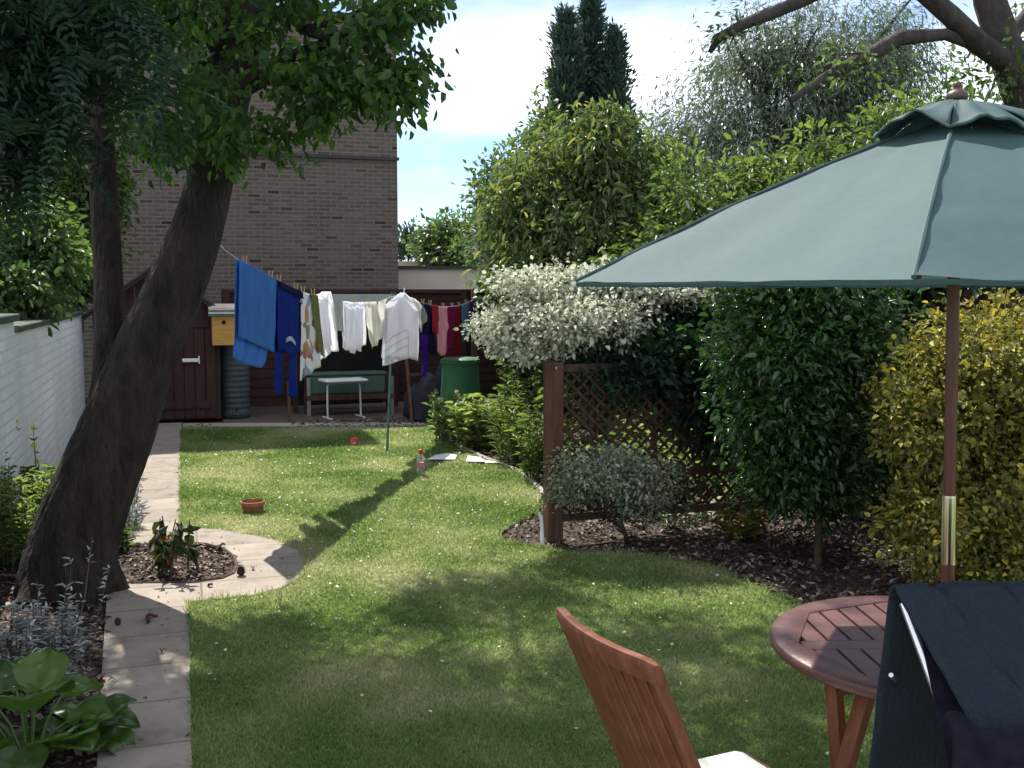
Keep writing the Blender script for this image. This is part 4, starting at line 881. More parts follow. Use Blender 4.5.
mb.grid(sheetfn([(0, 274.5), (1, 275)], [(0, 300), (.15, 296), (1, 298)], ly, [(0, 350), (1, 354)], .010, 2, .7, -.015), 26, 26)
mb.grid(sheetfn([(0, 275), (1, 273.5)], [(0, 284), (.5, 282.5), (1, 281)], [(0, 345), (1, 345)], [(0, 393), (1, 394)], .012, 1, .1, 0), 10, 20)
mb.grid(sheetfn([(0, 290), (1, 290)], [(0, 298), (.5, 296), (1, 296.5)], [(0, 345), (1, 345)], [(0, 396), (1, 398)], .012, 1, .6, 0), 10, 20)
mb.build('body', 'royal', ov, smooth=True, solid=.003)
mb = MB(); mb.grid(lambda u, v: PT(280 + 11 * u, 344 - 8 * math.sin(math.pi * (.08 + .84 * u)) + 5 * v * (1 - .6 * abs(u - .5)), dl(285)) + NL * .034, 12, 4); mb.build('patch', 'white_cotton', ov, smooth=True, solid=.002)
mb = MB(); mb.grid(sheetfn(C_(276), C_(299.5), lambda x: ly(x) + 1, [(0, 287), (1, 299)], .006, 3, .3, .028), 20, 5); mb.build('waistband', 'navy', ov, smooth=True, solid=.003)
pegs([279, 296], 'the royal blue garment')
fl = thing('floral_pillowcase', PT(308, 300, dl(308)), 'white floral printed cloth with an olive stripe hanging in a point', 'cloth', 'laundry pegged along the washing line')
mb = MB()
mb.grid(sheetfn([(0, 300.5), (.5, 299.5), (1, 298)], [(0, 310), (.5, 312), (.8, 318), (1, 319)], ly, [(0, 381), (.5, 374), (1, 366)], .010, 2, .2, .01), 20, 28)
mb.build('printed_cloth', 'floral', fl, smooth=True, solid=.003)
mb = MB(); mb.grid(sheetfn([(0, 308), (.5, 311), (1, 315)], [(0, 315), (.5, 318), (1, 321)], ly, [(0, 350), (1, 357)], .006, 1, .2, .022), 8, 24); mb.build('olive_stripe', 'olive', fl, smooth=True, solid=.003)
pegs([303, 313], 'the floral printed cloth')
cloth('white_shirt', 'crumpled white shirt with a bunched collar next to the floral cloth', 'shirt', 'white_cotton', [
    ([(0, 314), (.3, 317), (1, 320)], [(0, 328.5), (.25, 332), (.6, 335), (1, 337)], [(0, 295), (.5, 291.5), (1, 291.5)], [(0, 356), (.3, 359), (.45, 350), (.8, 352), (1, 350)], .018, 2.5, .15, .015),
    ([(0, 315), (1, 319)], [(0, 328), (1, 333)], [(0, 296), (1, 293)], [(0, 362), (.25, 360), (.5, 344), (1, 345)], .014, 2, .6, -.015)])
pegs([326], 'the crumpled white shirt')
cloth('grey_vest', 'short pale grey garment between two white ones', 'vest', 'grey_cotton', [([(0, 330), (1, 334)], C_(343), ly, [(0, 329), (.5, 331), (1, 331)], .008, 2, .3, -.01)])
cloth('white_vest', 'white vest with a ragged frilly hem left of the middle of the line', 'vest', 'white_cotton', [
    ([(0, 343.5), (.5, 342.5), (.75, 340), (1, 342)], [(0, 363), (.6, 364), (1, 363)], ly, [(0, 345), (.12, 350), (.3, 351), (.5, 354), (.62, 349), (.78, 352), (.9, 346), (1, 345)], .012, 4, .2, .012, 40, 26),
    ([(0, 344), (1, 345)], C_(363), ly, [(0, 348), (.5, 349), (1, 347)], .010, 3, .5, -.015)])
pegs([353], 'the white vest with the ragged hem')
cloth('white_blouse', 'white blouse with pointed lower corners beside the big T-shirt', 'blouse', 'cream_cotton', [
    ([(0, 362), (.6, 364), (1, 370)], [(0, 374), (.5, 378), (1, 376)], ly, [(0, 340), (.35, 348.5), (.6, 342), (1, 338)], .018, 2, .1, .018),
    ([(0, 370), (1, 372)], [(0, 385), (.5, 386), (1, 383)], ly, [(0, 341), (.3, 346), (.7, 340), (1, 337)], .014, 2, .5, .0)])
pegs([368, 377], 'the white blouse with pointed corners')
ts = thing('white_tshirt', PT(403, 296, dl(403)), 'large white T-shirt with thin grey stripes, on a hanger over the prop', 'T-shirt', 'laundry pegged along the washing line')
mb = MB()
mb.grid(sheetfn([(0, 392), (.07, 385), (.16, 383.5), (.45, 382), (1, 380)], [(0, 412), (.07, 419), (.16, 420), (.45, 418), (1, 417.5)], [(0, 299), (.35, 292.5), (.6, 292.5), (1, 301)], [(0, 366), (.25, 364.5), (.5, 361), (.7, 358), (1, 361)], .014, 1.5, .2, .014), 40, 40)
mb.grid(sheetfn([(0, 392), (.1, 385), (1, 383)], [(0, 412), (.1, 419), (1, 417)], [(0, 300), (.35, 294), (.6, 294), (1, 302)], [(0, 358), (1, 358)], .008, 2, .5, -.014), 30, 30)
mb.build('body', 'white_cotton', ts, smooth=True, solid=.003)
mb = MB(); mb.grid(sheetfn([(0, 410), (.4, 417), (1, 419)], [(0, 414), (.4, 423), (.8, 425), (1, 424.5)], [(0, 297), (1, 299)], [(0, 333), (1, 321)], .012, 1, .2, .012), 12, 18); mb.build('sleeve', 'cream_cotton', ts, smooth=True, solid=.003)
mb = MB(); mb.grid(sheetfn([(0, 390), (.4, 384), (1, 381.5)], [(0, 392), (.4, 387), (1, 386)], [(0, 299), (1, 298)], [(0, 330), (1, 328)], .010, 1, .4, -.045), 8, 12); mb.build('sleeve', 'cream_cotton', ts, smooth=True, solid=.003)
bodyfn = sheetfn([(0, 392), (.07, 385), (.16, 383.5), (.45, 382), (1, 380)], [(0, 412), (.07, 419), (.16, 420), (.45, 418), (1, 417.5)], [(0, 299), (.35, 292.5), (.6, 292.5), (1, 301)], [(0, 366), (.25, 364.5), (.5, 361), (.7, 358), (1, 361)], .014, 1.5, .2, .018)
mb = MB()
for v0, v1 in ((.66, .74), (.78, .86), (.90, .96)):
    vs = [bodyfn(.0 + .66 * i / 12, v0 + (.74 - .10 - v0 + v0 - .66) * 0 + (v0 - .10 - v0) * 0 - .10 * (i / 12) + .0) + NL * .0035 for i in range(13)]
    mb.tube(vs, .0024, 4)
mb.tube([bodyfn(.66, .56 + .40 * i / 8) + NL * .0035 for i in range(9)], .0022, 4)
mb.build('stripe', 'stripe_grey', ts)
mb = MB(); hp = PT(404, 293, dl(404)); mb.tube([hp, hp + Vector((0, 0, .03)), hp + LD * .02 + Vector((0, 0, .05)), hp + LD * .03 + Vector((0, 0, .03))], .004, 6)
mb.tube([hp + LD * -.18 + Vector((0, 0, -.06)), hp, hp + LD * .2 + Vector((0, 0, -.06))], .006, 6); mb.build('hanger', 'white_plastic', ts)
cloth('navy_trousers', 'dark navy and violet garment just right of the big white T-shirt', 'trousers', ['navy', 'violet'], [
    ([(0, 421), (.5, 419), (1, 418.5)], [(0, 431), (.5, 434), (1, 436)], ly, [(0, 348), (.5, 352), (1, 355)], .014, 2, .2, -.005),
    ([(0, 419), (1, 420.5)], [(0, 426), (.5, 425), (1, 423)], [(0, 334), (1, 336)], [(0, 374), (1, 377)], .014, 1, .2, .02, 10, 20, 1)])
cloth('red_vest', 'small red garment beside the pink one', 'vest', 'red_cloth', [([(0, 431), (1, 430.5)], [(0, 437), (1, 436)], ly, [(0, 332), (1, 334)], .012, 1, .2, .012, 10, 16)])
cloth('pink_top', 'pale pink long top hanging between red and magenta ones', 'top', 'pink_cloth', [([(0, 437), (.3, 437.5), (.5, 435.5), (1, 436)], [(0, 446), (.3, 447), (.42, 448.5), (.55, 446), (1, 445)], ly, [(0, 352), (.5, 356), (1, 354)], .014, 1.5, .1, .014, 20, 26)])
cloth('magenta_top', 'deep magenta garment with a long trailing tie', 'top', 'magenta', [
    ([(0, 446), (.5, 446.5), (1, 444)], [(0, 456.5), (.6, 455), (1, 452)], ly, [(0, 356), (.5, 349), (1, 352)], .016, 1.5, .3, .01, 20, 26),
    (C_(445.5), C_(447.5), [(0, 350), (1, 350)], [(0, 392), (1, 390)], .01, 1, .3, .012, 4, 20),
    (C_(450), C_(454), [(0, 340), (1, 340)], [(0, 366), (1, 362)], .012, 1, .1, .0, 6, 16)])
cloth('dark_red_scarf', 'narrow dark red cloth right of the magenta garment', 'scarf', 'dark_red', [([(0, 455), (1, 454.5)], [(0, 461), (1, 460.5)], ly, [(0, 362), (1, 358)], .012, 1, .7, .0, 10, 24)])
cloth('pale_blue_towel', 'small pale blue cloth near the far end of the line', 'cloth', 'sky_cloth', [([(0, 461), (1, 461.5)], [(0, 468), (1, 466)], ly, [(0, 342), (1, 339)], .008, 1, .2, .01, 10, 20)])
cloth('lilac_socks', 'last dull lilac cloth beside the far line post', 'cloth', 'lilac', [([(0, 467), (1, 467)], [(0, 473.5), (1, 471)], ly, [(0, 332), (1, 322)], .01, 1, .2, .006, 10, 16)])
pegs([423, 430], 'the dark navy garment'); pegs([443], 'the pale pink top'); pegs([452], 'the magenta garment'); pegs([459], 'the dark red cloth'); pegs([466], 'the small pale blue cloth')

# ---------------------------------------------------------------- things at the far end
# nest box on a bracket from the shed corner
p = PT(223.5, 327, 12.9)
r = thing('nest_box', p, 'yellow wooden nest box with a striped green roof hanging at the shed corner', 'nest box')
w_, h_ = .275, .40
MB().box((p.x, p.y, p.z - .02), (w_, .2, h_), bev=.006).build('box', 'pine_box', r)
mb = MB(); mb.lathe([(.0, 0), (.026, 0), (.026, .004), (0, .004)], (p.x, p.y - .1, p.z + .06), 16, R=Matrix.Rotation(math.pi / 2, 3, 'X')); mb.build('entrance_hole', 'black', r)
mb = MB()
mb.box((p.x, p.y - .01, p.z + .19), (w_ + .08, .30, .05), M=Matrix.Rotation(.18, 3, 'X')); mb.build('roof', 'roof_felt', r)
mb = MB(); mb.box((p.x, p.y + .02, p.z + .245), (w_ + .07, .27, .03), M=Matrix.Rotation(.18, 3, 'X')); mb.box((p.x, p.y - .165, p.z + .175), (w_ + .08, .015, .018)); mb.build('roof_batten', 'roof_strip', r)
MB().bar((p.x - .02, p.y + .09, p.z + .05), (.50, 13.55, p.z + .05), .03, .05).build('bracket', 'brown_planks', r)
# ribbed water butt
b = GY(233, 13.75); b.z = 0
r = thing('water_butt', b, 'dark blue-grey ribbed water butt between the shed and the blue towel', 'water butt')
prof = [(.17, .02)] + [(.175 + .008 * (i % 2) + (.012 if i == 0 else 0), .06 + i * .034) for i in range(28)] + [(.16, 1.03)]
MB().lathe(prof, b, 28).build('barrel', 'butt_plastic', r, smooth=False); MB().lathe([(.19, 1.03), (.19, 1.06), (.05, 1.09), (0, 1.09)], b, 28).build('lid', 'butt_plastic', r, smooth=True)
MB().tube([b + Vector((0, -.17, .14)), b + Vector((0, -.23, .14)), b + Vector((0, -.23, .11))], .012, 8).build('tap', 'black', r)
# green compost bin
b = GD(460, 12.6)
r = thing('compost_bin', b, 'big green round compost bin under the magenta laundry', 'bin')
MB().lathe([(.26, 0), (.255, .1), (.235, .45), (.23, .50), (.222, .70), (.215, .78)], b, 32).build('barrel', 'green_plastic', r, smooth=True); MB().lathe([(.235, .76), (.235, .80), (.20, .82), (.0, .825)], b, 32).build('lid', 'green_plastic', r, smooth=True)
# dark sacks piled behind the laundry
for i, (px, d, w, h, lab) in enumerate(((428, 12.9, .20, .62, 'tall dark sack slumped left of the green compost bin'), (444, 13.2, .18, .78, 'dark sack standing tallest behind the compost bin'), (416, 13.3, .17, .45, 'short dark sack behind the brown leaning stake'))):
    b = GD(px, d); mb = MB()
    mb.lathe([(w * .8, 0), (w, .05), (w * 1.02, h * .35), (w * .85, h * .7), (w * .4, h * .92), (w * .1, h)], b, 20)
    for v in mb.v: v += (v - b - Vector((0, 0, (v - b).z))) * .35 * mnoise.noise(v * 5 + Vector((i * 9, 0, 0)))
    tag(mb.build('sack', 'dark_sacking', smooth=True), lab, 'sack')
mb = MB(); a_ = GD(411, 12.75); mb.bar(a_, PT(406, 355, 13.1), .035, .035); mb.bar(PT(409, 375, 12.9), PT(424, 374, 13.0), .03, .03)
tag(mb.build('stake', 'post_wood'), 'brown leaning wooden stake with a short crossbar behind the green prop', 'stake')
a_ = GD(287, 12.9); mb = MB(); mb.bar(a_, a_ + Vector((0, .05, .5)), .035, .035); tag(mb.build('stake', 'post_wood'), 'short brown stake below the royal blue garment', 'stake')
# white stool
L_, R_ = GR(327, 419), GR(360, 417); c = (L_ + R_) / 2; ax = (R_ - L_).normalized(); ay = Vector((-ax.y, ax.x, 0)); wd = (R_ - L_).length
r = thing('garden_stool', c, 'white stool with tubular hoop legs standing on the gravel under the laundry', 'stool')
zt = PT(342, 380, (c.dot(FW))).z
M = Matrix((ax, ay, Vector((0, 0, 1)))).transposed()
mb = MB(); mb.box(c + Vector((0, 0, zt)), (wd + .12, .34, .03), M=M, bev=.012); mb.build('seat', 'white_plastic', r)
mb = MB(); mb.box(c + Vector((0, 0, zt - .025)), (wd + .02, .26, .02), M=M); mb.build('seat_frame', 'grey_metal', r)
for s in (-1, 1):
    for q in (-.2,):
        o = c + ax * (s * wd / 2); mb = MB()
        mb.tube([o + ay * (q * .15) + ax * s * .0 + Vector((0, 0, .012)), o + ay * (q * .14) + Vector((0, 0, .2)), o + ay * (q * .12) - ax * (s * .005) + Vector((0, 0, zt - .07)), o + ay * (q * .11) - ax * (s * .03) + Vector((0, 0, zt - .035)), o + ay * (q * .10) - ax * (s * .07) + Vector((0, 0, zt - .022))], .012, 8); mb.build('leg', 'white_plastic', r, smooth=True)
    o = c + ax * (s * wd / 2); MB().tube([o + ay * .15 + Vector((0, 0, .014)), o - ay * .19 + Vector((0, 0, .014))], .012, 8).build('foot_rail', 'white_plastic', r, smooth=True)

# ---------------------------------------------------------------- small things on the lawn
# terracotta bowl
b = GR(253, 513)
r = thing('plant_pot', b, 'shallow brown terracotta bowl standing on the sunny lawn', 'plant pot')
MB().lathe([(.066, 0), (.068, .004), (.080, .060), (.085, .063), (.087, .088), (.080, .090), (.074, .06), (.06, .02), (0, .018)], b, 30).build('bowl', 'terracotta', r, smooth=True)
b = GR(354, 444)
r = thing('toy_cap', b, 'small red plastic toy lying on the shaded far lawn', 'toy')
MB().lathe([(.075, .004), (.075, .016), (.055, .022), (.045, .055), (.02, .07), (0, .072)], b, 18).build('shell', 'red_plastic', r, smooth=True)
MB().lathe([(.02, 0), (.022, .02), (0, .028)], b + Vector((-.01, -.075, .0)), 12).build('knob', 'white_plastic', r, smooth=True)
# bottle
b = GR(421, 476)
r = thing('drink_bottle', b, 'clear plastic bottle with a red cap and pink label standing on the lawn', 'bottle')
MB().lathe([(.028, 0), (.034, .006), (.035, .06), (.033, .065), (.033, .13), (.035, .135), (.033, .165), (.015, .19), (.013, .205)], b, 22).build('bottle_body', 'clear_plastic', r, smooth=True)
MB().lathe([(.0345, .075), (.0348, .077), (.0348, .122), (.0345, .124)], b, 22).build('label', 'label_pink', r, smooth=True)
MB().lathe([(.018, .198), (.018, .232), (.014, .236), (0, .236)], b, 18).build('cap', 'red_plastic', r, smooth=True)
# flat white things by the border
def slab(name, label, cat, pts, mat, z=.028):
    ps = [GR(*q) for q in pts]; mb = MB(); n = len(ps)
    vs = [p + Vector((0, 0, z + .012 * math.sin(i * 2.1))) for i, p in enumerate(ps)]; vs2 = [v - Vector((0, 0, .006)) for v in vs]
    mb.add(vs + vs2, [tuple(range(n)), tuple(range(2 * n - 1, n - 1, -1))] + [(i, n + i, n + (i + 1) % n, (i + 1) % n) for i in range(n)])
    return tag(mb.build(name, mat), label, cat)
slab('paper_sheet', 'white sheet lying on the lawn just behind the bottle', 'paper', [(427, 462), (440, 463), (455, 461), (457, 458), (448, 457), (436, 456.5)], 'white_sheet')
slab('paper_sheet', 'white sheet lying at the edge of the far right border', 'paper', [(466, 464), (484, 465.5), (485, 462), (480, 460), (468, 459.5)], 'white_sheet')
slab('plastic_strip', 'narrow pale strip lying beside the white sheet at the border edge', 'strip', [(485, 465.5), (504, 466.5), (505, 464.5), (485, 463)], 'white_sheet')
slab('stone_flake', 'pale grey stone by the kerb of the far border', 'stone', [(459, 451), (462, 453), (466, 451.5), (464, 449.5)], 'concrete', .02)
# fir cones on the paving
def cone(px, py, s, lab):
    b = GR(px, py); r = MB(); r.lathe([(0, .0), (s * .25, .006), (s * .42, s * .3), (s * .36, s * .7), (s * .12, s), (0, s * 1.03)], b + Vector((0, 0, .014)), 12)
    for k in range(44):
        a = k * 2.4; u = k / 44; rr = s * (.42 * math.sin(math.pi * (.15 + .8 * u))); p0 = b + Vector((0, 0, .014 + s * u)); o = Vector((math.cos(a), math.sin(a), .35))
        t = Vector((-math.sin(a), math.cos(a), 0)) * s * .13
        q = p0 + o * rr * .7; r.add([q - t, q + t, q + o * s * .22 + t * .6, q + o * s * .22 - t * .6, q + Vector((0, 0, -.004))], [(0, 1, 2, 3), (3, 2, 4)])
    tag(r.build('fir_cone', 'cone_scale'), lab, 'fir cone')
cone(241, 578, .055, 'dark fir cone on the paving at the end of the round bark bed')
cone(118, 628, .034, 'small dark fir cone near the border side of the near path')
def dead_leaf(px, py, s, lab, mat='cone_scale'):
    b = GR(px, py, .018); a = rnd.uniform(0, 6); o = Vector((math.cos(a), math.sin(a), 0)); q = Vector((-o.y, o.x, 0)); mb = MB()
    mb.grid(lambda u, v: b + o * (v - .5) * s + q * ((u - .5) * s * .6 * math.sin(math.pi * (.05 + .9 * v))) + Vector((0, 0, .012 * abs(u - .5) * 2 + .008 * math.sin(v * 5))), 4, 6)
    tag(mb.build('dead_leaf', mat, smooth=True, solid=.001), lab, 'dead leaf')
noise_mat('dead_leaf', (.10, .03, .022), (.16, .055, .035), 30, rough=.8)
dead_leaf(152, 617, .06, 'reddish curled dead leaf on the near path slab', 'dead_leaf')
dead_leaf(148, 622, .04, 'dark crumpled leaf beside the reddish one on the path', 'cone_scale')
dead_leaf(253, 569, .035, 'small brown leaf on the curved paving', 'dead_leaf')
dead_leaf(222, 546, .04, 'dark leaf on the paving above the round bed', 'cone_scale')
dead_leaf(162, 652, .03, 'tiny reddish leaf in the middle of the near path', 'dead_leaf')
dead_leaf(210, 586, .04, 'dark leaf at the near edge of the round bark bed', 'cone_scale')
# ---------------------------------------------------------------- trellis
A = GR(553, 541); 
B = GY(752, A.y + .02); 
r = thing('trellis', A, 'brown square post with diagonal lattice trellis panel beside the lawn', 'trellis')
ztop = PT(553, 362, A.dot(FW)).z
MB().box(A + Vector((0, 0, ztop / 2)), (.105, .105, ztop), bev=.006).build('post', 'post_wood', r)
MB().box((B.x + .9, A.y, .62), (.09, .09, 1.24), bev=.006).build('post', 'trellis_wood', r)
tx0, tx1 = A.x + .06, B.x + .86; zb = .155; zt2 = 1.13
mb = MB(); sp_l = .084; H = zt2 - zb; yy = A.y
for sgn in (1, -1):
    x = tx0 - H
    while x < tx1 + H:
        # line from (x, zb) to (x + H, zt2), clipped
        p0, p1 = (x, zb), (x + H, zt2)
        if sgn < 0: p0, p1 = (x + H, zb), (x, zt2)
        t0, t1 = 0.0, 1.0; dx = p1[0] - p0[0]
        for lim, s in ((tx0, 1), (tx1, -1)):
            ta = (lim - p0[0]) / dx
            if s * dx > 0: t0 = max(t0, ta)
            else: t1 = min(t1, ta)
        if t1 - t0 > .02:
            a = Vector((p0[0] + dx * t0, yy + sgn * .006, zb + H * t0)); b = Vector((p0[0] + dx * t1, yy + sgn * .006, zb + H * t1))
            mb.bar(a, b, .019, .008, upv=(0, 1, 0)) if False else mb.bar(a, b, .008, .019, upv=(dx / abs(dx) * -.7, 0, .7))
        x += sp_l
mb.build('lattice', 'trellis_wood', r)
for z, h in ((zb, .05), (.415, .055), (zt2, .05)):
    x_a = tx0 if h != .055 else (GY(650, yy).x)
    MB().box(((x_a + tx1) / 2, yy - .016, z), (tx1 - x_a, .02, h)).build('rail', 'trellis_wood', r)
# white cane leaning on the post
a = GR(542, 545); mb = MB(); mb.tube([a, a + Vector((.01, .03, .09)), a + Vector((.012, .05, .17)), a + Vector((.0, .06, .20))], [.016, .013, .012, .007], 8, nz=.2)
tag(mb.build('hand_trowel', 'white_plastic'), 'slim white garden tool leaning against the foot of the trellis post', 'garden tool')

# ---------------------------------------------------------------- parasol
UC = GD(950, 2.65) + RT * .022; tilt = RT * -.022
um = thing('parasol', UC, 'large grey-green canvas parasol on a dark wooden pole through the table', 'parasol')
zr, za, R = 1.648, 2.062, .955
def ax_at(z): return UC + tilt * (z - .9) / 1.2 + Vector((0, 0, z))
MB().tube([ax_at(.05), ax_at(.93)], .0165, 20).build('pole', 'pole_wood', um, smooth=True)
MB().tube([ax_at(1.105), ax_at(2.09)], .0155, 20).build('pole', 'pole_wood', um, smooth=True)
MB().tube([ax_at(.928), ax_at(.932), ax_at(1.10), ax_at(1.107)], [.0172, .0178, .0178, .0172], 20).build('pole_joint', 'brass', um, smooth=True)
MB().lathe([(.25, 0), (.25, .04), (.22, .06), (.05, .08), (.03, .22), (0, .22)], UC, 30).build('base', 'dark_trim', um, smooth=True)
MB().lathe([(.010, 0), (.022, .003), (.027, .010), (.026, .018), (.018, .026), (.008, .030), (.007, .034), (.010, .038), (.010, .044), (.005, .049), (0, .050)], ax_at(2.094), 20).build('finial', 'finial_wood', um, smooth=True)
angs = [math.radians(-116.5 + 60 * i) for i in range(6)]
def cdir(t): return RT * math.cos(t) + FW * math.sin(t)
top = ax_at(za)
def ribp(i, v): 
    q = top.lerp(ax_at(zr) + cdir(angs[i % 6]) * R, v); q.z += .018 * math.sin(math.pi * v); return q
mb = MB()
for i in range(6):
    def fn(u, v, i=i):
        a, b = ribp(i, v), ribp(i + 1, v); p = a.lerp(b, u)
        s = math.sin(math.pi * u)
        p.z -= .020 * s * math.sin(math.pi * min(1, v * 1.0)) ** .8 * v
        p.z += .011 * v * mnoise.noise(Vector((u * 5 + i * 3, v * 2.5, 1))) + .0025 * mnoise.noise(Vector((u * 3 + i * 3, v * 14, 4))) * v + .004 * (1 - s) ** 3 * math.sin(v * 26 + i) * v
        if v > .97: p.z += -.0
        return p
    mb.grid(fn, 28, 30)
can = mb.build('canopy', 'canvas', um, smooth=True)
mb = MB()
for i in range(6):
    mb.tube([ribp(i, .12 + .88 * k / 16) + Vector((0, 0, .004)) for k in range(17)], [.0035 + .002 * math.sin(k * 2.3) ** 2 for k in range(17)], 6)
mb.build('seam', 'canvas', can, smooth=True)
mb = MB()
for i in range(6):
    a, b = ribp(i, 1), ribp(i + 1, 1); o = ((a + b) / 2 - ax_at(zr)); o.z = 0; o.normalize()
    mb.grid(lambda u, v, a=a, b=b, o=o: a.lerp(b, u) + Vector((0, 0, -.010 * v)) - o * (.003 * v) + Vector((0, 0, .0025 * mnoise.noise(Vector((u * 9, v, i))))), 24, 2)
mb.build('hem', 'canvas', can, smooth=True)
mb = MB(); c0 = ax_at(2.098)
for i in range(6):
    def fn(u, v, i=i):
        a0, a1 = angs[i], angs[i] + math.radians(60); rr = .205
        e0 = cdir(a0) * rr; e1 = cdir(a1) * rr; e = e0.lerp(e1, u); s = math.sin(math.pi * u)
        base = c0 + e * v * (1 + .05 * s * v); base.z = 2.098 - .092 * v ** 1.6 + s * v * v * (.018 + .024 * (i % 2)) + .022 * v * mnoise.noise(Vector((u * 4 + i * 5, v * 2, 7)))
        return base
    mb.grid(fn, 20, 12)
cap = mb.build('vent_cap', 'canvas', um, smooth=True, solid=.002)
mb = MB()
for i in range(6):
    pts = []
    for k in range(13):
        u = k / 12; a0 = angs[i]; rr = .205; e = (cdir(a0) * rr).lerp(cdir(a0 + math.radians(60)) * rr, u); s = math.sin(math.pi * u)
        q = c0 + e * (1 + .05 * s); q.z = 2.098 - .092 + s * (.018 + .024 * (i % 2)) + .022 * mnoise.noise(Vector((u * 4 + i * 5, 2, 7))); pts.append(q)
    mb.tube(pts, .0035, 5)
mb.build('binding', 'canvas_trim', cap, smooth=True)
for i in range(6):
    a = ax_at(1.98) + cdir(angs[i]) * .03; b = ribp(i, .955) - Vector((0, 0, .016)); MB().bar(a + Vector((0, 0, .02)), b, .014, .02).build('rib', 'pole_wood', um)
    MB().bar(ax_at(1.72) + cdir(angs[i]) * .03, ribp(i, .5) - Vector((0, 0, .03)), .012, .018).build('strut', 'pole_wood', um)
MB().lathe([(.02, 1.69), (.045, 1.70), (.045, 1.74), (.02, 1.75)], ax_at(0), 20).build('hub', 'pole_wood', um, smooth=True)

# ---------------------------------------------------------------- round slatted table
TC = UC - RT * .022
tb = thing('garden_table', TC, 'round slatted brown wooden garden table around the parasol pole', 'table')
TR = .42; TZ = .72; n = 64
mb = MB(); vs = []; 
prof = [(TR - .070, TZ - .026), (TR - .070, TZ - .001), (TR - .067, TZ + .002), (TR - .006, TZ + .002), (TR, TZ - .004), (TR, TZ - .022), (TR - .006, TZ - .028)]
for j in range(n):
    a = 2 * math.pi * j / n
    for ip, (rr, z) in enumerate(prof):
        if ip < 3: rr = rr * 1.03 * math.cos(math.pi / 8) / math.cos(((a + .3) % (math.pi / 4)) - math.pi / 8)
        vs.append(TC + Vector((rr * math.cos(a), rr * math.sin(a), z)))
m_ = len(prof); fs = [(j * m_ + k, ((j + 1) % n) * m_ + k, ((j + 1) % n) * m_ + (k + 1) % m_, j * m_ + (k + 1) % m_) for j in range(n) for k in range(m_)]
mb.add(vs, fs); mb.build('rim', 'table_wood', tb, smooth=True)
Mt = Matrix((RT, FW, Vector((0, 0, 1)))).transposed() @ Matrix.Rotation(.05, 3, 'Z')
MB().box(TC + Vector((0, 0, TZ - .012)), (2 * (TR - .07), .062, .022), M=Mt, bev=.002).build('cross_bar', 'table_wood', tb)
rin = TR - .058; sw = .052; gap = .009; k = -6
for k in range(-6, 7):
    xc = k * (sw + gap); hw = min(abs(xc) + sw / 2, rin); y1 = math.sqrt(max(0, rin ** 2 - hw ** 2))
    if y1 < .06: continue
    for s in (-1, 1):
        if k == 0:
            y0 = .035
        y0 = .033; c = TC + Mt @ Vector((xc, s * (y0 + y1) / 2, 0)) + Vector((0, 0, TZ - .013))
        nb_ = 6; e = [(xc - sw / 2 + sw * i / nb_) for i in range(nb_ + 1)]; rr_ = rin + .006
        outl = [(x, math.sqrt(max(1e-4, rr_ ** 2 - x * x))) for x in e]; poly = [(e[0], y0)] + [(e[-1], y0)] + outl[::-1]
        vs = []
        for z in (TZ - .023, TZ - .0015): vs += [TC + Mt @ Vector((x, s * y, 0)) + Vector((0, 0, z)) for x, y in poly]
        m9 = len(poly); mb = MB(); mb.add(vs, [tuple(range(m9, 2 * m9)) if s > 0 else tuple(range(2 * m9 - 1, m9 - 1, -1))] + [((i, (i + 1) % m9, m9 + (i + 1) % m9, m9 + i) if s > 0 else (m9 + i, m9 + (i + 1) % m9, (i + 1) % m9, i)) for i in range(m9)])
        mb.build('slat', 'table_wood', tb)
for px_, s in ((-1, -1), (1, -1), (-1, 1), (1, 1)):
    a = TC + Mt @ Vector((px_ * .30, s * .16, TZ - .03)); b = TC + Mt @ Vector((-px_ * .03 + px_ * .30 * .0 - px_ * .26, s * .24, 0))
    a = TC + Mt @ Vector((px_ * (.335 if s < 0 else .265), -.175 if s < 0 else -.215, TZ - .03)); b = TC + Mt @ Vector((px_ * (.25 if s < 0 else .42), -.13 if s < 0 else -.17, 0))
    MB().bar(a, b, .028, .045, bev=.004).build('leg', 'teak', tb)
for s in (-1, 1): MB().bar(TC + Mt @ Vector((-.33, s * .19, TZ - .04)), TC + Mt @ Vector((.33, s * .19, TZ - .04)), .03, .024).build('apron', 'teak', tb)
for x in (-.25, .25): MB().bar(TC + Mt @ Vector((x, -.2, .06)), TC + Mt @ Vector((x, .2, .06)), .02, .03).build('stretcher', 'teak', tb)
# small V brace legs seen under the left rim
# ---------------------------------------------------------------- wooden folding chair
CO = RT * .192 + FW * 2.2; fy = (RT * .91 + FW * .42).normalized(); fx = (RT * .42 - FW * .91).normalized()
ch = thing('folding_chair', CO, 'reddish wooden slat-backed folding chair pulled up to the round table', 'chair')
def cc(x, y, z): return CO + fx * x + fy * y + Vector((0, 0, z))
def back(x, z):   # point on the reclined, curved back
    s = (.905 - z) * .45; return cc(x, s - .030 * (1 - (x / .2) ** 2), z)
for sx in (-.188, .188):
    mb = MB(); mb.bar(cc(sx, -.004, .895), cc(sx, .22, .40), .036, .024, upv=fx, bev=.004) if False else None
    pts = [back(sx, .888), back(sx, .70), back(sx, .45), cc(sx, .36, .22), cc(sx, .54, .0)]
    mb.bar(pts[0], pts[2], .036, .026, upv=tuple(fy), bev=.006); mb.bar(pts[2], pts[4], .040, .024, upv=tuple(fy), bev=.006)
    mb.build('stile', 'teak', ch)
mb = MB(); nn_ = 16; vs = []; fs = []
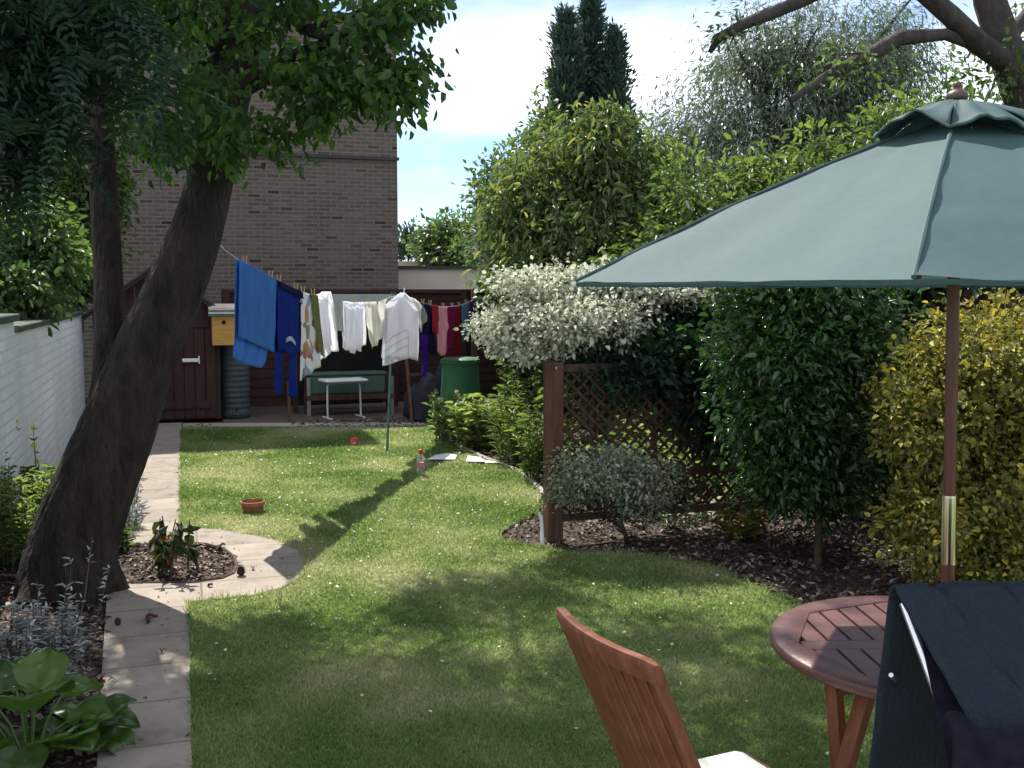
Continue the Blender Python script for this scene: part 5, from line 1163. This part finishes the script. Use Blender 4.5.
for i in range(nn_ + 1):
    x = -.212 + .424 * i / nn_; q = back(max(-.2, min(.2, x)), .893); q = cc(x, 0, 0) + (q - cc(max(-.2, min(.2, x)), 0, 0)); e = .006 if i in (0, nn_) else 0
    for dy, dz in ((-.014 + e, -.042), (-.016 + e, -.006), (-.010 + e, .006 - e), (.010 - e, .006 - e), (.016 - e, -.006), (.019 - e, -.042)): vs.append(q + fy * (dy + (-dz) * .35) + Vector((0, 0, dz)))
for i in range(nn_):
    for k in range(6): fs.append((i * 6 + k, i * 6 + (k + 1) % 6, (i + 1) * 6 + (k + 1) % 6, (i + 1) * 6 + k))
fs += [(0, 1, 2, 3, 4, 5)[::-1], tuple(nn_ * 6 + k for k in range(6))]; mb.add(vs, fs); mb.build('top_rail', 'teak', ch, smooth=True)
for k in range(8):
    x = -.147 + .042 * k; mb = MB(); mb.bar(back(x, .86), back(x, .48), .014, .035, upv=tuple(fx), bev=.003) ; mb.build('slat', 'teak', ch)
MB().bar(back(-.18, .47), back(.18, .47), .024, .04, upv=tuple(fy)).build('lower_rail', 'teak', ch)
for k in range(7): MB().bar(cc(-.19, .235 + .05 * k, .425), cc(.19, .235 + .05 * k, .425), .018, .042).build('seat_slat', 'teak', ch)
for sx in (-.162, .162):
    MB().bar(cc(sx, .56, .41), cc(sx, .10, .0), .022, .038, upv=tuple(fy), bev=.004).build('leg', 'teak', ch)
    MB().bar(cc(sx * 1.05, .20, .405), cc(sx * 1.05, .57, .405), .02, .03).build('seat_rail', 'teak', ch)
mb = MB()
Mc = Matrix((fx, fy, Vector((0, 0, 1)))).transposed()
mb.box(cc(0, .375, .452), (.36, .27, .035), M=Mc, bev=.014)
tag(mb.build('seat_cushion', 'cushion_cloth', smooth=True), 'pale grey-white cushion on the seat of the wooden folding chair', 'cushion')

# ---------------------------------------------------------------- reclining chair with towels in the right foreground
RO = RT * .98 + FW * 1.9
rc = thing('reclining_chair', Vector((RO.x, RO.y, 0)), 'high-backed folding chair hidden under a dark towel at the lower right', 'chair')
def q3(x, d, z): return RT * x + FW * d + Vector((0, 0, z))
for x0, x1 in ((.716, .815), (1.28, 1.20)):
    MB().tube([q3(x0 + .012, 1.905, 1.05), q3(x0 + .012 + (x1 - x0) * .3, 1.80, .905), q3(x1, 1.57, .62), q3(x1, 1.42, .43)], .0095, 10).build('back_frame', 'steel', rc, smooth=True)
    MB().tube([q3(x1, 1.95, .40), q3(x1, 1.05, .44)], .011, 10).build('seat_rail', 'steel', rc, smooth=True)
    MB().tube([q3(x1, 1.10, .64), q3(x1, 1.98, .0)], .011, 10).build('leg', 'steel', rc, smooth=True)
    MB().tube([q3(x1, 1.75, .64), q3(x1, 1.0, .0)], .011, 10).build('leg', 'steel', rc, smooth=True)
MB().tube([q3(.726, 1.905, 1.05), q3(1.29, 1.905, 1.05)], .0095, 10).build('head_rail', 'steel', rc, smooth=True)
mb = MB(); mb.grid(lambda u, v: q3(.74 + .50 * u, 1.88 - .46 * v, 1.05 - .60 * v) - Vector((0, 0, .01)), 6, 8); mb.build('back_fabric', 'navy_cloth', rc, solid=.004)
mb = MB(); mb.grid(lambda u, v: q3(.82 + .36 * u, 1.42 - .36 * v, .43), 6, 6); mb.build('seat_fabric', 'navy_cloth', rc, solid=.004)
MB().tube([PT(891, 675, 1.90), PT(893, 677, 1.908), PT(896, 680, 1.93)], .0045, 10).build('arm_tube', 'steel', rc, smooth=True)
# towel draped over the back: far flap, roll over the head rail, near flap
LE = [(893, 592, 1.905), (897, 596, 1.885), (911, 622, 1.845), (931, 662, 1.80), (955, 699, 1.755), (975, 734, 1.715), (990, 775, 1.67), (1004, 830, 1.61), (1018, 900, 1.53)]
def near(u, v):
    k = v * (len(LE) - 1); i = min(int(k), len(LE) - 2); f = k - i
    a = PT(*LE[i][:2], LE[i][2]).lerp(PT(*LE[i + 1][:2], LE[i + 1][2]), f)
    p = a + RT * (.60 * u) + Vector((0, 0, .012 * u))
    o = .020 * math.sin(u * 11 - v * 2.5) * (.25 + v) + .014 * mnoise.noise(Vector((u * 5, v * 4, 2))) + .007 * math.sin(u * 31 - v * 9 + 3 * mnoise.noise(Vector((u * 3, v * 3, 8)))) * (.2 + v) + .004 * mnoise.noise(Vector((u * 24, v * 9, 5)))
    fold = math.exp(-((u - .12 - .16 * v) / .02) ** 2) * .016 + math.exp(-((u - .30 - .22 * v) / .016) ** 2) * .013
    return p + Vector((0, 0, .012 + o * .6 - fold)) - FW * (o + .012)
tw = MB(); tw.grid(near, 60, 70)
def over(u, v):   # from the near flap across the rail to the far side
    a = near(u, 0); b = q3(.708 + .62 * u, 1.928, 1.052 + .024 * u + .01 * math.sin(u * 7)); t = v * math.pi
    p = a.lerp(b, (1 - math.cos(t)) / 2); p.z = a.z + (b.z - a.z) * v + .012 * math.sin(t); return p
tw.grid(over, 60, 8)
def far(u, v):
    p = q3(.708 - .040 * v + (.62 + .03 * v) * u, 1.928 + .01 * v + .018 * math.sin(u * 12 + 1) * v, 1.052 + .024 * u + .01 * math.sin(u * 7) - .62 * v); return p + FW * .006 * mnoise.noise(Vector((u * 6, v * 5, 0)))
tw.grid(far, 40, 40)
tag(tw.build('beach_towel', 'navy_towel', smooth=True, solid=.006), 'dark blue-grey towel draped over the high chair back at the lower right', 'towel')
mb = MB()
def bunch(u, v):
    a = PT(935 + 60 * v, 735 - 22 * math.sin(v * 3) , 1.70); p = a + RT * (.02 + .30 * u) - FW * (.02 + .10 * v) + Vector((0, 0, -.30 * u + .03 * math.sin(u * 14 + v * 9))); return p
g0 = PT(944, 716, 1.70)
mb.grid(lambda u, v: g0 + RT * (.34 * u - .035 * v + .012 * math.sin(v * 9)) - FW * (.16 * v + .05 * math.sin(min(1, u * 3) * 1.57)) + Vector((0, 0, -.34 * v - .02 * u + .022 * math.sin(u * 26 + v * 5) + .03 * mnoise.noise(Vector((u * 8, v * 5, 4))))), 50, 50)
tag(mb.build('dark_garment', 'navy_cloth', smooth=True, solid=.006), 'crumpled black-navy garment lying on the reclining chair under the towel', 'garment')
